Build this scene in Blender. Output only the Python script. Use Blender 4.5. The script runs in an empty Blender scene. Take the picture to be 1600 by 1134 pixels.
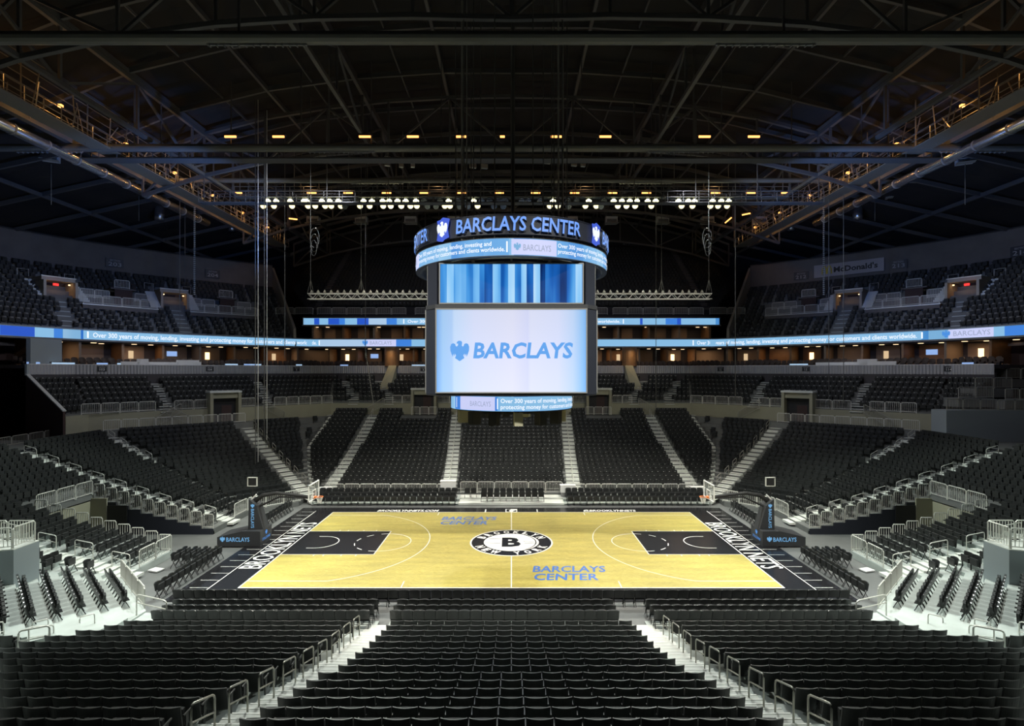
import bpy, math, random
import numpy as np
from math import pi, sin, cos, sqrt, radians, atan2, hypot
from mathutils import Vector, Matrix

random.seed(7)
S = bpy.context.scene
COL = S.collection

# ---------------------------------------------------------------- camera
CAM_Y, CAM_Z, FPX = -36.2, 11.45, 851.0
cam_d = bpy.data.cameras.new('camera')
cam = bpy.data.objects.new('camera', cam_d)
COL.objects.link(cam)
cam.location = (0, CAM_Y, CAM_Z)
cam.rotation_euler = (pi / 2, 0, 0)
cam_d.sensor_width = 36
cam_d.lens = FPX / 1600 * 36
cam_d.shift_x = 1 / 1600
cam_d.shift_y = 11.5 / 1600
cam_d.clip_start = 0.2
cam_d.clip_end = 400
S.camera = cam

# ---------------------------------------------------------------- world and exposure
W = bpy.data.worlds.new('arena_air')
S.world = W
W.use_nodes = True
bg = W.node_tree.nodes['Background']
bg.inputs[0].default_value = (0.55, 0.6, 0.8, 1)
bg.inputs[1].default_value = 0.004
S.view_settings.view_transform = 'Standard'
S.view_settings.look = 'None'
S.view_settings.gamma = 1
S.view_settings.exposure = 0
S.view_settings.use_curve_mapping = False
try:
    S.cycles.use_denoising = True
    S.cycles.max_bounces = 5
    S.cycles.diffuse_bounces = 3
    S.cycles.glossy_bounces = 3
    S.cycles.transmission_bounces = 3
    S.cycles.sample_clamp_indirect = 4
    S.cycles.use_light_tree = True
except Exception:
    pass

# ---------------------------------------------------------------- lights of the hall
def spot(x, y, z, tx, ty, tz, power, size=70, col=(1, .97, .86), blend=.6, r=.5):
    l = bpy.data.lights.new('flood_and_fill_spot', 'SPOT')
    l.energy = power; l.color = col; l.spot_size = radians(size); l.spot_blend = blend
    l.shadow_soft_size = r
    o = bpy.data.objects.new('flood_and_fill_spot', l)
    COL.objects.link(o)
    o.location = (x, y, z)
    o.rotation_euler = (Vector((tx, ty, tz)) - Vector((x, y, z))).to_track_quat('-Z', 'Y').to_euler()
    return o

def area(x, y, z, sx, sy, power, col=(1, .75, .5), direction=(0, 0, -1), name='downlight_and_fill_glow'):
    l = bpy.data.lights.new(name, 'AREA')
    l.shape = 'RECTANGLE'; l.size = sx; l.size_y = sy; l.energy = power; l.color = col
    o = bpy.data.objects.new(name, l)
    COL.objects.link(o)
    o.location = (x, y, z)
    o.rotation_euler = Vector(direction).to_track_quat('-Z', 'Y').to_euler()
    return o

KEY = 30000
for sx in (-1, 1):
    # court floods on the far catwalk (the lit fixtures of the photo) and on its twin behind the camera
    spot(sx * 20, 23.3, 29.6, sx * 10, 1, 0, KEY * .9, 72)
    spot(sx * 8, 23.3, 29.6, sx * 4, 0, 0, KEY * .8, 72)
    spot(sx * 20, -18, 29.6, sx * 9, -1, 0, KEY * .75, 62)
    spot(sx * 8, -18, 29.6, sx * 4, -1, 0, KEY * .65, 62)
    # flood heads turned to the far stand and the end stands
    spot(sx * 15, -6, 29.6, sx * 13, 18, 2, KEY * .95, 66)
    spot(sx * 6, 3, 29.6, sx * 25, -3, 1.5, KEY * .95, 62, col=(.88, 1, .9))
    # seats under the camera receive a little of the far catwalk
    spot(sx * 12, 4, 29.6, sx * 9, -18, 1, KEY * .8, 56, col=(.93, 1, .93))
    # weak fill spots added under the roof to brighten side and upper seats
    spot(sx * 14, 14, 28.6, sx * 46, 26, 16, 4200, 80, col=(.82, .88, 1))
    spot(sx * 14, 0, 28.6, sx * 46, 8, 8, 5500, 80, col=(.9, .9, 1))
    spot(sx * 12, 18, 28.6, sx * 14, 48, 18, 2400, 70, col=(.75, .8, 1))
for sx in (-1, 1):
    spot(sx * 25, -6, 29, sx * 21, -11, 0, KEY * .55, 44, col=(.92, 1, .95))  # added spot that whitens the treads of each near corner
# added blue spots imitating the display boards' spill on the side ducts
for sx in (-1, 1):
    spot(sx * 20, 6, 20, sx * 36.6, 18, 29, 6000, 80, col=(.15, .35, 1))

# ---------------------------------------------------------------- materials
def mat(name, col, rough=.6, metal=0, emis=None, es=1, noise=0, nscale=8, spec=.5, bump=0):
    m = bpy.data.materials.new(name)
    m.use_nodes = True
    n = m.node_tree.nodes; L = m.node_tree.links
    b = n['Principled BSDF']
    b.inputs['Base Color'].default_value = (*col, 1)
    b.inputs['Roughness'].default_value = rough
    b.inputs['Metallic'].default_value = metal
    b.inputs['Specular IOR Level'].default_value = spec
    if emis:
        b.inputs['Emission Color'].default_value = (*emis, 1)
        b.inputs['Emission Strength'].default_value = es
    if noise or bump:
        tc = n.new('ShaderNodeTexCoord'); nz = n.new('ShaderNodeTexNoise')
        nz.inputs['Scale'].default_value = nscale
        nz.inputs['Detail'].default_value = 5
        L.new(tc.outputs['Object'], nz.inputs['Vector'])
        if noise:
            mx = n.new('ShaderNodeMix'); mx.data_type = 'RGBA'
            mx.inputs[6].default_value = (*[c * (1 - noise) for c in col], 1)
            mx.inputs[7].default_value = (*[min(1, c * (1 + noise)) for c in col], 1)
            L.new(nz.outputs['Fac'], mx.inputs[0]); L.new(mx.outputs[2], b.inputs['Base Color'])
        if bump:
            bp = n.new('ShaderNodeBump'); bp.inputs['Strength'].default_value = bump
            L.new(nz.outputs['Fac'], bp.inputs['Height']); L.new(bp.outputs['Normal'], b.inputs['Normal'])
    return m

M = {}
M['seat'] = mat('black_seat_plastic', (.015, .0165, .016), .42, noise=.25, nscale=3)
M['seat_edge'] = mat('seat_edge_highlight', (.042, .045, .044), .5)  # light catching the top rim of the backs, painted as a paler colour
M['seat_pad'] = mat('black_seat_fabric', (.02, .0215, .021), .75, noise=.3, nscale=40)
M['vinyl'] = mat('black_vinyl', (.02, .0215, .022), .33, noise=.2, nscale=5)
M['vinyl_shine'] = mat('vinyl_edge_shine', (.04, .042, .042), .25)  # shine along the chair top edges put into a lighter vinyl
M['chair_frame'] = mat('grey_chair_tube', (.03, .032, .032), .35, metal=.6)
M['plate'] = mat('seat_number_plate', (.7, .7, .66), .4)
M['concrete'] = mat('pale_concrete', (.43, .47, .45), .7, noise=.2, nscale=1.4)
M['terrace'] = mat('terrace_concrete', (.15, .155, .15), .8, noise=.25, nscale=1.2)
M['step'] = mat('stair_concrete', (.66, .68, .64), .7, noise=.15, nscale=2)
M['nosing'] = mat('step_nosing', (.85, .86, .82), .5)
M['steel'] = mat('galvanised_rail', (.68, .68, .63), .4, metal=.15, noise=.1)
M['aisle_steel'] = mat('dull_aisle_rail', (.42, .41, .36), .4, metal=.4)
M['beige'] = mat('painted_beige_wall', (.33, .32, .23), .8, noise=.1, nscale=.8)
M['floor'] = mat('grey_event_floor', (.135, .14, .14), .55, noise=.35, nscale=.7)
M['black_apron'] = mat('black_court_paint', (.012, .012, .014), .22, noise=.2, nscale=2)
M['white_paint'] = mat('white_court_paint', (.85, .85, .82), .35)
M['blue_paint'] = mat('blue_court_paint', (.06, .17, .55), .35)
M['darkblue'] = mat('dark_navy_panel', (.018, .022, .036), .6)
M['black'] = mat('matt_black', (.012, .012, .013), .6)
M['charcoal'] = mat('charcoal_pad', (.035, .037, .042), .55)
M['podgrey'] = mat('blue_grey_panel', (.3, .34, .36), .6)
M['white'] = mat('white_board', (.8, .8, .8), .5)
M['orange'] = mat('orange_rim', (.8, .2, .03), .4)
M['roof'] = mat('dark_roof_deck', (.02, .017, .016), .9, noise=.4, nscale=.4)
M['roofsteel'] = mat('dark_roof_steel', (.1, .096, .095), .6)
M['beamsteel'] = mat('grey_painted_beam', (.16, .16, .15), .5)
M['warmsteel'] = mat('catwalk_steel', (.3, .27, .22), .4, metal=.4)
M['duct'] = mat('shiny_duct', (.5, .5, .52), .25, metal=.9)
M['boxgrey'] = mat('grey_unit', (.22, .22, .22), .5)
M['unitgrey'] = mat('pale_grey_unit', (.62, .62, .6), .5)
M['cable'] = mat('cable_grey', (.1, .1, .09), .5)
M['wood_wall'] = mat('warm_timber_wall', (.24, .13, .06), .5, noise=.3, nscale=2)
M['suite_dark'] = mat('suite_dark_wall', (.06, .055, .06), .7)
M['suite_wall'] = mat('suite_plaster', (.26, .2, .15), .7)
M['brown'] = mat('brown_dark_wall', (.05, .028, .025), .8, noise=.3, nscale=.5)
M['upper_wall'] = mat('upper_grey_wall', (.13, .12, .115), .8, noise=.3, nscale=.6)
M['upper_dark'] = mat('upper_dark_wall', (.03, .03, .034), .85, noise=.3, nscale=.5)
M['parapet'] = mat('parapet_concrete', (.42, .38, .32), .8, noise=.15)
M['sign_dark'] = mat('dark_sign', (.025, .027, .035), .5)
M['sign_text'] = mat('sign_grey_text', (.35, .35, .36), .5)
M['beige_ad'] = mat('pale_ad_board', (.3, .28, .3), .5)
M['gold'] = mat('ad_yellow', (.5, .36, .02), .5)
M['glass'] = mat('clear_backboard', (.8, .85, .85), .1)
M['glass'].node_tree.nodes['Principled BSDF'].inputs['Alpha'].default_value = .16
M['net'] = mat('white_net', (.85, .85, .85), .7)

def emit(name, col, s):
    m = mat(name, (.02, .02, .02), .5, emis=col, es=s)
    return m
M['e_blue'] = emit('blue_led_letter', (.16, .36, .95), 1.0)
M['e_logo_blue'] = emit('deep_blue_led', (.05, .12, .75), .9)
M['e_white'] = emit('white_led', (.85, .9, 1), 1.1)
M['e_sky'] = emit('sky_blue_lettering', (.2, .52, .9), .75)
M['e_eagle'] = emit('mid_blue_lettering', (.07, .3, .82), .9)
M['e_screen_text'] = emit('screen_blue_lettering', (.085, .34, .83), 1.0)
M['e_grey'] = emit('pale_grey_lettering', (.36, .42, .62), .9)
M['e_flood'] = emit('floodlight_lens', (1, .96, .5), 12)
M['e_flood_low'] = emit('floodlight_lens_dim', (1, .9, .5), 1.9)
M['e_orange'] = emit('amber_work_light', (1, .4, .1), 3.2)
M['e_down'] = emit('warm_downlight', (1, .72, .42), 1.6)
M['e_red'] = emit('red_exit_sign', (1, .03, .02), 1.6)
M['e_door'] = emit('lit_doorway_lamp', (1, .62, .3), 3.0)
M['e_tv'] = emit('television_picture', (.35, .55, 1), .8)
M['e_tvwarm'] = emit('lit_picture', (1, .72, .42), .7)
M['unlit'] = mat('unlit_reflector', (.5, .5, .45), .2, metal=.8)

def led(name, axis, stops, strength=1.0, scale=.35, seed=0, pale=.0, vert=False):
    """LED picture of soft vertical bars: noise along one object axis through a blue ramp."""
    m = bpy.data.materials.new(name)
    m.use_nodes = True
    n = m.node_tree.nodes; L = m.node_tree.links
    b = n['Principled BSDF']
    b.inputs['Base Color'].default_value = (.01, .01, .01, 1)
    b.inputs['Roughness'].default_value = .8
    b.inputs['Specular IOR Level'].default_value = 0
    at = n.new('ShaderNodeAttribute'); at.attribute_name = 'run'
    sp = n.new('ShaderNodeSeparateXYZ'); L.new(at.outputs['Vector'], sp.inputs[0])
    mu = n.new('ShaderNodeMath'); mu.operation = 'MULTIPLY'; mu.inputs[1].default_value = scale
    ad = n.new('ShaderNodeMath'); ad.operation = 'ADD'; ad.inputs[1].default_value = seed
    L.new(sp.outputs[0], mu.inputs[0]); L.new(mu.outputs[0], ad.inputs[0])
    cb = n.new('ShaderNodeCombineXYZ'); L.new(ad.outputs[0], cb.inputs[0])
    # vertical drift of the bars
    m2 = n.new('ShaderNodeMath'); m2.operation = 'MULTIPLY'; m2.inputs[1].default_value = .12 if vert else .0
    L.new(sp.outputs[1], m2.inputs[0]); L.new(m2.outputs[0], cb.inputs[1])
    nz = n.new('ShaderNodeTexNoise'); nz.inputs['Scale'].default_value = 1; nz.inputs['Detail'].default_value = 1.5
    L.new(cb.outputs[0], nz.inputs['Vector'])
    vo = n.new('ShaderNodeTexVoronoi'); vo.voronoi_dimensions = '1D'; vo.inputs['Scale'].default_value = 2.2
    L.new(ad.outputs[0], vo.inputs['W'])
    sc = n.new('ShaderNodeSeparateColor'); L.new(vo.outputs['Color'], sc.inputs[0])
    mx = n.new('ShaderNodeMath'); mx.operation = 'MULTIPLY'; mx.inputs[1].default_value = .55
    L.new(sc.outputs[0], mx.inputs[0])
    m3 = n.new('ShaderNodeMath'); m3.operation = 'MULTIPLY_ADD'; m3.inputs[1].default_value = .75
    L.new(nz.outputs['Fac'], m3.inputs[0]); L.new(mx.outputs[0], m3.inputs[2])
    m4 = n.new('ShaderNodeMath'); m4.operation = 'SUBTRACT'; m4.inputs[1].default_value = .15
    L.new(m3.outputs[0], m4.inputs[0])
    cr = n.new('ShaderNodeValToRGB')
    while len(cr.color_ramp.elements) > 1:
        cr.color_ramp.elements.remove(cr.color_ramp.elements[0])
    cr.color_ramp.elements[0].position = stops[0][0]; cr.color_ramp.elements[0].color = (*stops[0][1], 1)
    for p, c in stops[1:]:
        e = cr.color_ramp.elements.new(p); e.color = (*c, 1)
    L.new(m4.outputs[0], cr.inputs[0])
    L.new(cr.outputs[0], b.inputs['Emission Color'])
    b.inputs['Emission Strength'].default_value = strength
    return m

BLUES = [(.0, (.01, .07, .5)), (.22, (.03, .2, .75)), (.42, (.12, .42, .85)), (.62, (.24, .55, .9)), (.9, (.45, .72, 1))]
DEEP = [(.2, (.002, .015, .1)), (.38, (.01, .12, .48)), (.5, (.05, .3, .75)), (.66, (.22, .55, .93)), (.88, (.6, .84, 1))]
M['led_ribbon'] = led('ribbon_board_picture', 0, BLUES, .75, .28, 3)
M['led_ring'] = led('ring_board_picture', 0, [(.1, (.05, .25, .75)), (.4, (.18, .47, .88)), (.7, (.35, .65, .95)), (1, (.5, .75, 1))], .9, .4, 9)
M['led_upper'] = led('upper_screen_picture', 0, DEEP, 1.0, 1.15, 2.4, vert=True)
M['led_pale'] = emit('pale_lavender_panel', (.62, .66, .98), .95)
M['led_deep'] = emit('deep_blue_panel', (.02, .1, .62), .9)
M['led_mid'] = emit('mid_blue_panel', (.05, .24, .78), .9)
M['led_light'] = emit('light_blue_panel', (.3, .62, .95), .8)
M['led_lightest'] = emit('lightest_blue_panel', (.5, .72, .98), .8)

# main screen: white lavender centre, blue edges
m = bpy.data.materials.new('main_screen_picture'); m.use_nodes = True
n = m.node_tree.nodes; L = m.node_tree.links; b = n['Principled BSDF']
b.inputs['Base Color'].default_value = (.01, .01, .01, 1)
at = n.new('ShaderNodeAttribute'); at.attribute_name = 'run'
sp = n.new('ShaderNodeSeparateXYZ'); L.new(at.outputs['Vector'], sp.inputs[0])
cr = n.new('ShaderNodeValToRGB'); els = cr.color_ramp.elements
els[0].position = 0; els[0].color = (.18, .42, .86, 1)
els[1].position = 1; els[1].color = (.14, .4, .88, 1)
for p, c in ((.04, (.36, .6, .93)), (.1, (.42, .62, .95)), (.115, (.55, .72, .98)), (.25, (.68, .74, .97)), (.5, (.74, .76, .95)), (.6, (.66, .7, .96)), (.62, (.72, .76, .96)), (.8, (.68, .74, .98)), (.9, (.52, .68, .96)), (.96, (.28, .55, .93))):
    e = els.new(p); e.color = (*c, 1)
mu = n.new('ShaderNodeMath'); mu.operation = 'DIVIDE'; mu.inputs[1].default_value = 8.76
L.new(sp.outputs[0], mu.inputs[0]); L.new(mu.outputs[0], cr.inputs[0])
vr = n.new('ShaderNodeMapRange'); vr.inputs[1].default_value = 0; vr.inputs[2].default_value = 4.85; vr.inputs[3].default_value = 1.1; vr.inputs[4].default_value = .9
L.new(sp.outputs[1], vr.inputs[0]); L.new(vr.outputs[0], b.inputs['Emission Strength'])
L.new(cr.outputs[0], b.inputs['Emission Color'])
M['led_main'] = m

# court timber: planks in board strips, laid in stepped rows
m = bpy.data.materials.new('maple_court_boards'); m.use_nodes = True
n = m.node_tree.nodes; L = m.node_tree.links; b = n['Principled BSDF']
tc = n.new('ShaderNodeTexCoord')
def brick(rot, sc, w, h, c1, c2):
    mp = n.new('ShaderNodeMapping'); mp.inputs['Rotation'].default_value = (0, 0, radians(rot)); mp.inputs['Scale'].default_value = (sc, sc, sc)
    L.new(tc.outputs['Object'], mp.inputs[0])
    bt = n.new('ShaderNodeTexBrick'); L.new(mp.outputs[0], bt.inputs['Vector'])
    bt.inputs['Color1'].default_value = (*c1, 1); bt.inputs['Color2'].default_value = (*c2, 1)
    bt.inputs['Mortar'].default_value = (c2[0] * .8, c2[1] * .8, c2[2] * .8, 1)
    bt.inputs['Mortar Size'].default_value = .006; bt.inputs['Brick Width'].default_value = w; bt.inputs['Row Height'].default_value = h
    bt.inputs['Bias'].default_value = -.1
    return bt
b1 = brick(28, 1, 1.1, .1, (.58, .49, .15), (.38, .305, .06))
b2 = brick(-28, 1, 1.1, .1, (.56, .475, .145), (.4, .325, .07))
sx = n.new('ShaderNodeSeparateXYZ'); L.new(tc.outputs['Object'], sx.inputs[0])
wv = n.new('ShaderNodeMath'); wv.operation = 'PINGPONG'; wv.inputs[1].default_value = .55
L.new(sx.outputs[0], wv.inputs[0])
gt = n.new('ShaderNodeMath'); gt.operation = 'FRACT'
dv = n.new('ShaderNodeMath'); dv.operation = 'DIVIDE'; dv.inputs[1].default_value = 1.1; L.new(sx.outputs[0], dv.inputs[0]); L.new(dv.outputs[0], gt.inputs[0])
g2 = n.new('ShaderNodeMath'); g2.operation = 'GREATER_THAN'; g2.inputs[1].default_value = .5; L.new(gt.outputs[0], g2.inputs[0])
mx = n.new('ShaderNodeMix'); mx.data_type = 'RGBA'; L.new(g2.outputs[0], mx.inputs[0]); L.new(b1.outputs['Color'], mx.inputs[6]); L.new(b2.outputs['Color'], mx.inputs[7])
nz = n.new('ShaderNodeTexNoise'); nz.inputs['Scale'].default_value = .9; nz.inputs['Detail'].default_value = 4
mp = n.new('ShaderNodeMapping'); mp.inputs['Scale'].default_value = (.35, 2.2, 1); L.new(tc.outputs['Object'], mp.inputs[0]); L.new(mp.outputs[0], nz.inputs['Vector'])
vr = n.new('ShaderNodeMapRange'); vr.inputs[1].default_value = .3; vr.inputs[2].default_value = .7; vr.inputs[3].default_value = .82; vr.inputs[4].default_value = 1.14
L.new(nz.outputs['Fac'], vr.inputs[0])
ml = n.new('ShaderNodeMix'); ml.data_type = 'RGBA'; ml.blend_type = 'MULTIPLY'; ml.inputs[0].default_value = 1
L.new(mx.outputs[2], ml.inputs[6]); L.new(vr.outputs[0], ml.inputs[7]); L.new(ml.outputs[2], b.inputs['Base Color'])
b.inputs['Roughness'].default_value = .35
M['maple'] = m

# corrugated fascia: bumped vertical ribs
m = mat('ribbed_metal_fascia', (.5, .5, .52), .5, metal=.3)
n = m.node_tree.nodes; L = m.node_tree.links; b = n['Principled BSDF']
at = n.new('ShaderNodeAttribute'); at.attribute_name = 'run'
sp = n.new('ShaderNodeSeparateXYZ'); L.new(at.outputs['Vector'], sp.inputs[0])
mm = n.new('ShaderNodeMath'); mm.operation = 'MULTIPLY'; mm.inputs[1].default_value = 22; L.new(sp.outputs[0], mm.inputs[0])
sn = n.new('ShaderNodeMath'); sn.operation = 'SINE'; L.new(mm.outputs[0], sn.inputs[0])
bp = n.new('ShaderNodeBump'); bp.inputs['Strength'].default_value = .8; bp.inputs['Distance'].default_value = .05
L.new(sn.outputs[0], bp.inputs['Height']); L.new(bp.outputs[0], b.inputs['Normal'])
M['fascia'] = m

# ---------------------------------------------------------------- mesh helpers
class MB:
    def __init__(s):
        s.v = []; s.f = []; s.m = []; s.run = None; s.mats = []
    def mi(s, name):
        if name not in s.mats: s.mats.append(name)
        return s.mats.index(name)
    def add(s, vs, fs, name, T=None):
        o = len(s.v); i = s.mi(name)
        if T is not None: vs = [T @ Vector(p) for p in vs]
        s.v.extend([tuple(p) for p in vs]); s.f.extend([tuple(a + o for a in f) for f in fs]); s.m.extend([i] * len(fs))
        return s
    def box(s, c, d, name, rz=0, T=None):
        hx, hy, hz = d[0] / 2, d[1] / 2, d[2] / 2
        vs = [Vector((x, y, z)) for x in (-hx, hx) for y in (-hy, hy) for z in (-hz, hz)]
        R = Matrix.Rotation(rz, 3, 'Z')
        vs = [R @ p + Vector(c) for p in vs]
        return s.add(vs, [(0, 1, 3, 2), (4, 6, 7, 5), (0, 4, 5, 1), (2, 3, 7, 6), (0, 2, 6, 4), (1, 5, 7, 3)], name, T)
    def bar(s, a, b, w, h, name):
        """rectangular bar from a to b, width w, height h"""
        a = Vector(a); b = Vector(b); d = b - a
        if d.length < 1e-6: return s
        d.normalize()
        up = Vector((0, 0, 1)) if abs(d.z) < .95 else Vector((1, 0, 0))
        r = d.cross(up).normalized() * w / 2; u = r.cross(d).normalized() * h / 2
        vs = [a - r - u, a + r - u, a + r + u, a - r + u, b - r - u, b + r - u, b + r + u, b - r + u]
        return s.add(vs, [(0, 3, 2, 1), (4, 5, 6, 7), (0, 1, 5, 4), (1, 2, 6, 5), (2, 3, 7, 6), (3, 0, 4, 7)], name)
    def tube(s, pts, r, name, n=6, closed=False, r2=None):
        pts = [Vector(p) for p in pts]
        rings = []
        N = len(pts)
        for i, p in enumerate(pts):
            a = pts[i - 1] if (i or closed) else pts[0]
            c = pts[(i + 1) % N] if (i < N - 1 or closed) else pts[-1]
            d = (c - a)
            d = d.normalized() if d.length > 1e-9 else Vector((0, 0, 1))
            up = Vector((0, 0, 1)) if abs(d.z) < .9 else Vector((0, 1, 0))
            x = d.cross(up).normalized(); y = x.cross(d).normalized()
            rr = r if r2 is None else r + (r2 - r) * i / max(1, N - 1)
            rings.append([p + x * (rr * cos(2 * pi * k / n)) + y * (rr * sin(2 * pi * k / n)) for k in range(n)])
        vs = [q for rg in rings for q in rg]; fs = []
        for i in range(N if closed else N - 1):
            j = (i + 1) % N
            for k in range(n):
                k2 = (k + 1) % n
                fs.append((i * n + k, i * n + k2, j * n + k2, j * n + k))
        if not closed:
            fs.append(tuple(range(n))[::-1]); fs.append(tuple((N - 1) * n + k for k in range(n)))
        return s.add(vs, fs, name)
    def prism(s, poly, z0, z1, name, side=None):
        n = len(poly)
        vs = [(p[0], p[1], z0) for p in poly] + [(p[0], p[1], z1) for p in poly]
        s.add(vs, [tuple(range(n, 2 * n))], name)
        s.add(vs, [tuple(range(n))[::-1]] + [(i, (i + 1) % n, n + (i + 1) % n, n + i) for i in range(n)], side or name)
        return s
    def cyl(s, c, r, h, name, n=16, r2=None, T=None):
        r2 = r if r2 is None else r2
        vs = [(c[0] + r * cos(2 * pi * k / n), c[1] + r * sin(2 * pi * k / n), c[2]) for k in range(n)] + \
             [(c[0] + r2 * cos(2 * pi * k / n), c[1] + r2 * sin(2 * pi * k / n), c[2] + h) for k in range(n)]
        fs = [(k, (k + 1) % n, n + (k + 1) % n, n + k) for k in range(n)] + [tuple(range(n))[::-1], tuple(range(n, 2 * n))]
        return s.add(vs, fs, name, T)
    def build(s, name, parent=None, smooth=False, run=None, loc=None):
        me = bpy.data.meshes.new(name)
        me.from_pydata(s.v, [], s.f)
        for k in s.mats: me.materials.append(M[k])
        me.polygons.foreach_set('material_index', s.m)
        if smooth: me.polygons.foreach_set('use_smooth', [True] * len(s.f))
        if run is not None:
            at = me.attributes.new('run', 'FLOAT_VECTOR', 'POINT')
            at.data.foreach_set('vector', [c for p in run for c in p])
        o = bpy.data.objects.new(name, me)
        COL.objects.link(o)
        if loc: o.location = loc
        if parent: o.parent = parent
        return o

def tag(o, label=None, cat=None, group=None, kind=None):
    if label: o['label'] = label
    if cat: o['category'] = cat
    if group: o['group'] = group
    if kind: o['kind'] = kind
    return o

def empty(name, loc, label=None, cat=None, group=None, rz=0):
    o = bpy.data.objects.new(name, None)
    COL.objects.link(o)
    o.location = loc; o.rotation_euler.z = rz
    o.empty_display_size = .2
    return tag(o, label, cat, group)

def structure(o):
    o['kind'] = 'structure'
    return o

def P(px, v, Z):
    """point at depth Z in front of the camera that the photograph shows at pixel (px, v)"""
    return Vector(((px - 799) / FPX * Z, Z + CAM_Y, CAM_Z - (v - 578.5) / FPX * Z))

TXT = {}
def text_geo(body, size=1.0, bold=0.0, shear=0.0, spacing=1.0, sub=False):
    """flat glyph outlines as (verts2d, faces), left at x=0, baseline y=0, cap height = size"""
    key = (body, bold, shear, spacing)
    if key not in TXT:
        c = bpy.data.curves.new('t', 'FONT'); c.body = body; c.size = 1; c.offset = bold; c.shear = shear
        c.space_character = spacing; c.resolution_u = 2; c.fill_mode = 'FRONT'
        o = bpy.data.objects.new('t', c); COL.objects.link(o)
        dg = bpy.context.evaluated_depsgraph_get()
        dg.update()
        me = bpy.data.meshes.new_from_object(o.evaluated_get(dg))
        vs = [(v.co.x, v.co.y) for v in me.vertices]; fs = [tuple(p.vertices) for p in me.polygons]
        bpy.data.objects.remove(o); bpy.data.curves.remove(c); bpy.data.meshes.remove(me)
        TXT[key] = (vs, fs)
    vs, fs = TXT[key]
    xs = [p[0] for p in vs]; x0 = min(xs)
    k = size / .7
    return [((x - x0) * k, y * k) for x, y in vs], fs, (max(xs) - x0) * k

def text(mb, body, fn, size, name, bold=0, width=None, shear=0, x0=0, y0=0, center=False, spacing=1.0):
    """put lettering through fn(x, y) -> 3-D point"""
    vs, fs, w = text_geo(body, size, bold, shear, spacing)
    kx = width / w if width else 1
    w *= kx
    ox = x0 - (w / 2 if center else 0)
    mb.add([fn(x * kx + ox, y + y0) for x, y in vs], fs, name)
    return w

# eagle emblem, unit height, as filled polygons
EAGLE_R = [(.07, .99), (.12, .93), (.115, .84), (.1, .76), (.155, .71), (.2, .75), (.23, .84), (.32, .88), (.42, .84), (.475, .7), (.465, .52), (.41, .36), (.335, .21),
           (.325, .37), (.25, .24), (.245, .38), (.18, .28), (.235, .155), (0, 0)]
EAGLE_L = [(-.235, .155), (-.18, .28), (-.245, .38), (-.25, .24), (-.325, .37), (-.335, .21), (-.41, .36), (-.465, .52), (-.475, .7), (-.42, .84), (-.32, .88), (-.23, .84), (-.2, .75),
           (-.155, .71), (-.09, .76), (-.075, .86), (-.16, .86), (-.13, .95), (-.05, 1.0)]
def emblem(mb, fn, size, name, x0=0, y0=0):
    pts = EAGLE_R + EAGLE_L
    mb.add([fn(x0 + x * size * .98, y0 + y * size) for x, y in pts], [tuple(range(len(pts)))], name)

ORD = ['zeroth', 'first', 'second', 'third', 'fourth', 'fifth', 'sixth', 'seventh', 'eighth', 'ninth', 'tenth', 'eleventh', 'twelfth',
       'thirteenth', 'fourteenth', 'fifteenth', 'sixteenth', 'seventeenth', 'eighteenth', 'nineteenth', 'twentieth', 'twenty-first', 'twenty-second',
       'twenty-third', 'twenty-fourth', 'twenty-fifth', 'twenty-sixth', 'twenty-seventh', 'twenty-eighth', 'twenty-ninth', 'thirtieth']
for k in range(31, 100):
    t = {3: 'thirty', 4: 'forty', 5: 'fifty', 6: 'sixty', 7: 'seventy', 8: 'eighty', 9: 'ninety'}[k // 10]
    ORD.append(t + '-' + ORD[k % 10] if k % 10 else t[:-1] + 'ieth')
# ================================================================ plan of the bowl
PIT = .85
def side_y(r): return 13.1 + PIT * r
def end_x(r): return 20.9 + PIT * r
def cor_c(r): return 27.9 + 1.202 * r
def tz(r):
    if r < 0: return .1
    if r <= 5: return .34 + .21 * r
    return 1.68 + .25 * (r - 6) + .004 * (r - 6) ** 2
def cut_far(y):
    pts = [(12, 18.0), (13.4, 18.3), (16.2, 19.6), (22.8, 22.2), (60, 22.2)]
    return float(np.interp(y, [p[0] for p in pts], [p[1] for p in pts]))
def cut_near(y): return 16.9 + 1.15 * max(0, y - 14.4)
R_FAR, R_END, R_COR, R_NEAR = 21, 19, 19, 16
VY0, VY1, VXB = -2.6, 2.0, 30.0

def corner_cut(r, cut):
    """x of the point of corner line r that lies on the cut line x = cut(|y|)"""
    c = cor_c(r); lo, hi = 10.0, 40.0
    for _ in range(40):
        x = (lo + hi) / 2
        if x < cut(c - x): lo = x
        else: hi = x
    return (lo + hi) / 2

# ---------------------------------------------------------------- floor of the hall
fl = MB(); fl.box((0, 5, -.3), (150, 110, .5), 'floor')
structure(fl.build('floor'))

def rowprisms(mb, r, quad, name='terrace', side=None):
    mb.prism(quad, -.04, tz(r), name, side or name)
    # pale nosing strip along the inner edge
far_t = MB()
for r in range(R_FAR):
    w = cut_far(side_y(r) + .4)
    w2 = cut_far(side_y(r + 1))
    far_t.prism([(-w, side_y(r)), (w, side_y(r)), (w2, side_y(r + 1)), (-w2, side_y(r + 1))], -.04, tz(r), 'terrace')
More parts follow.
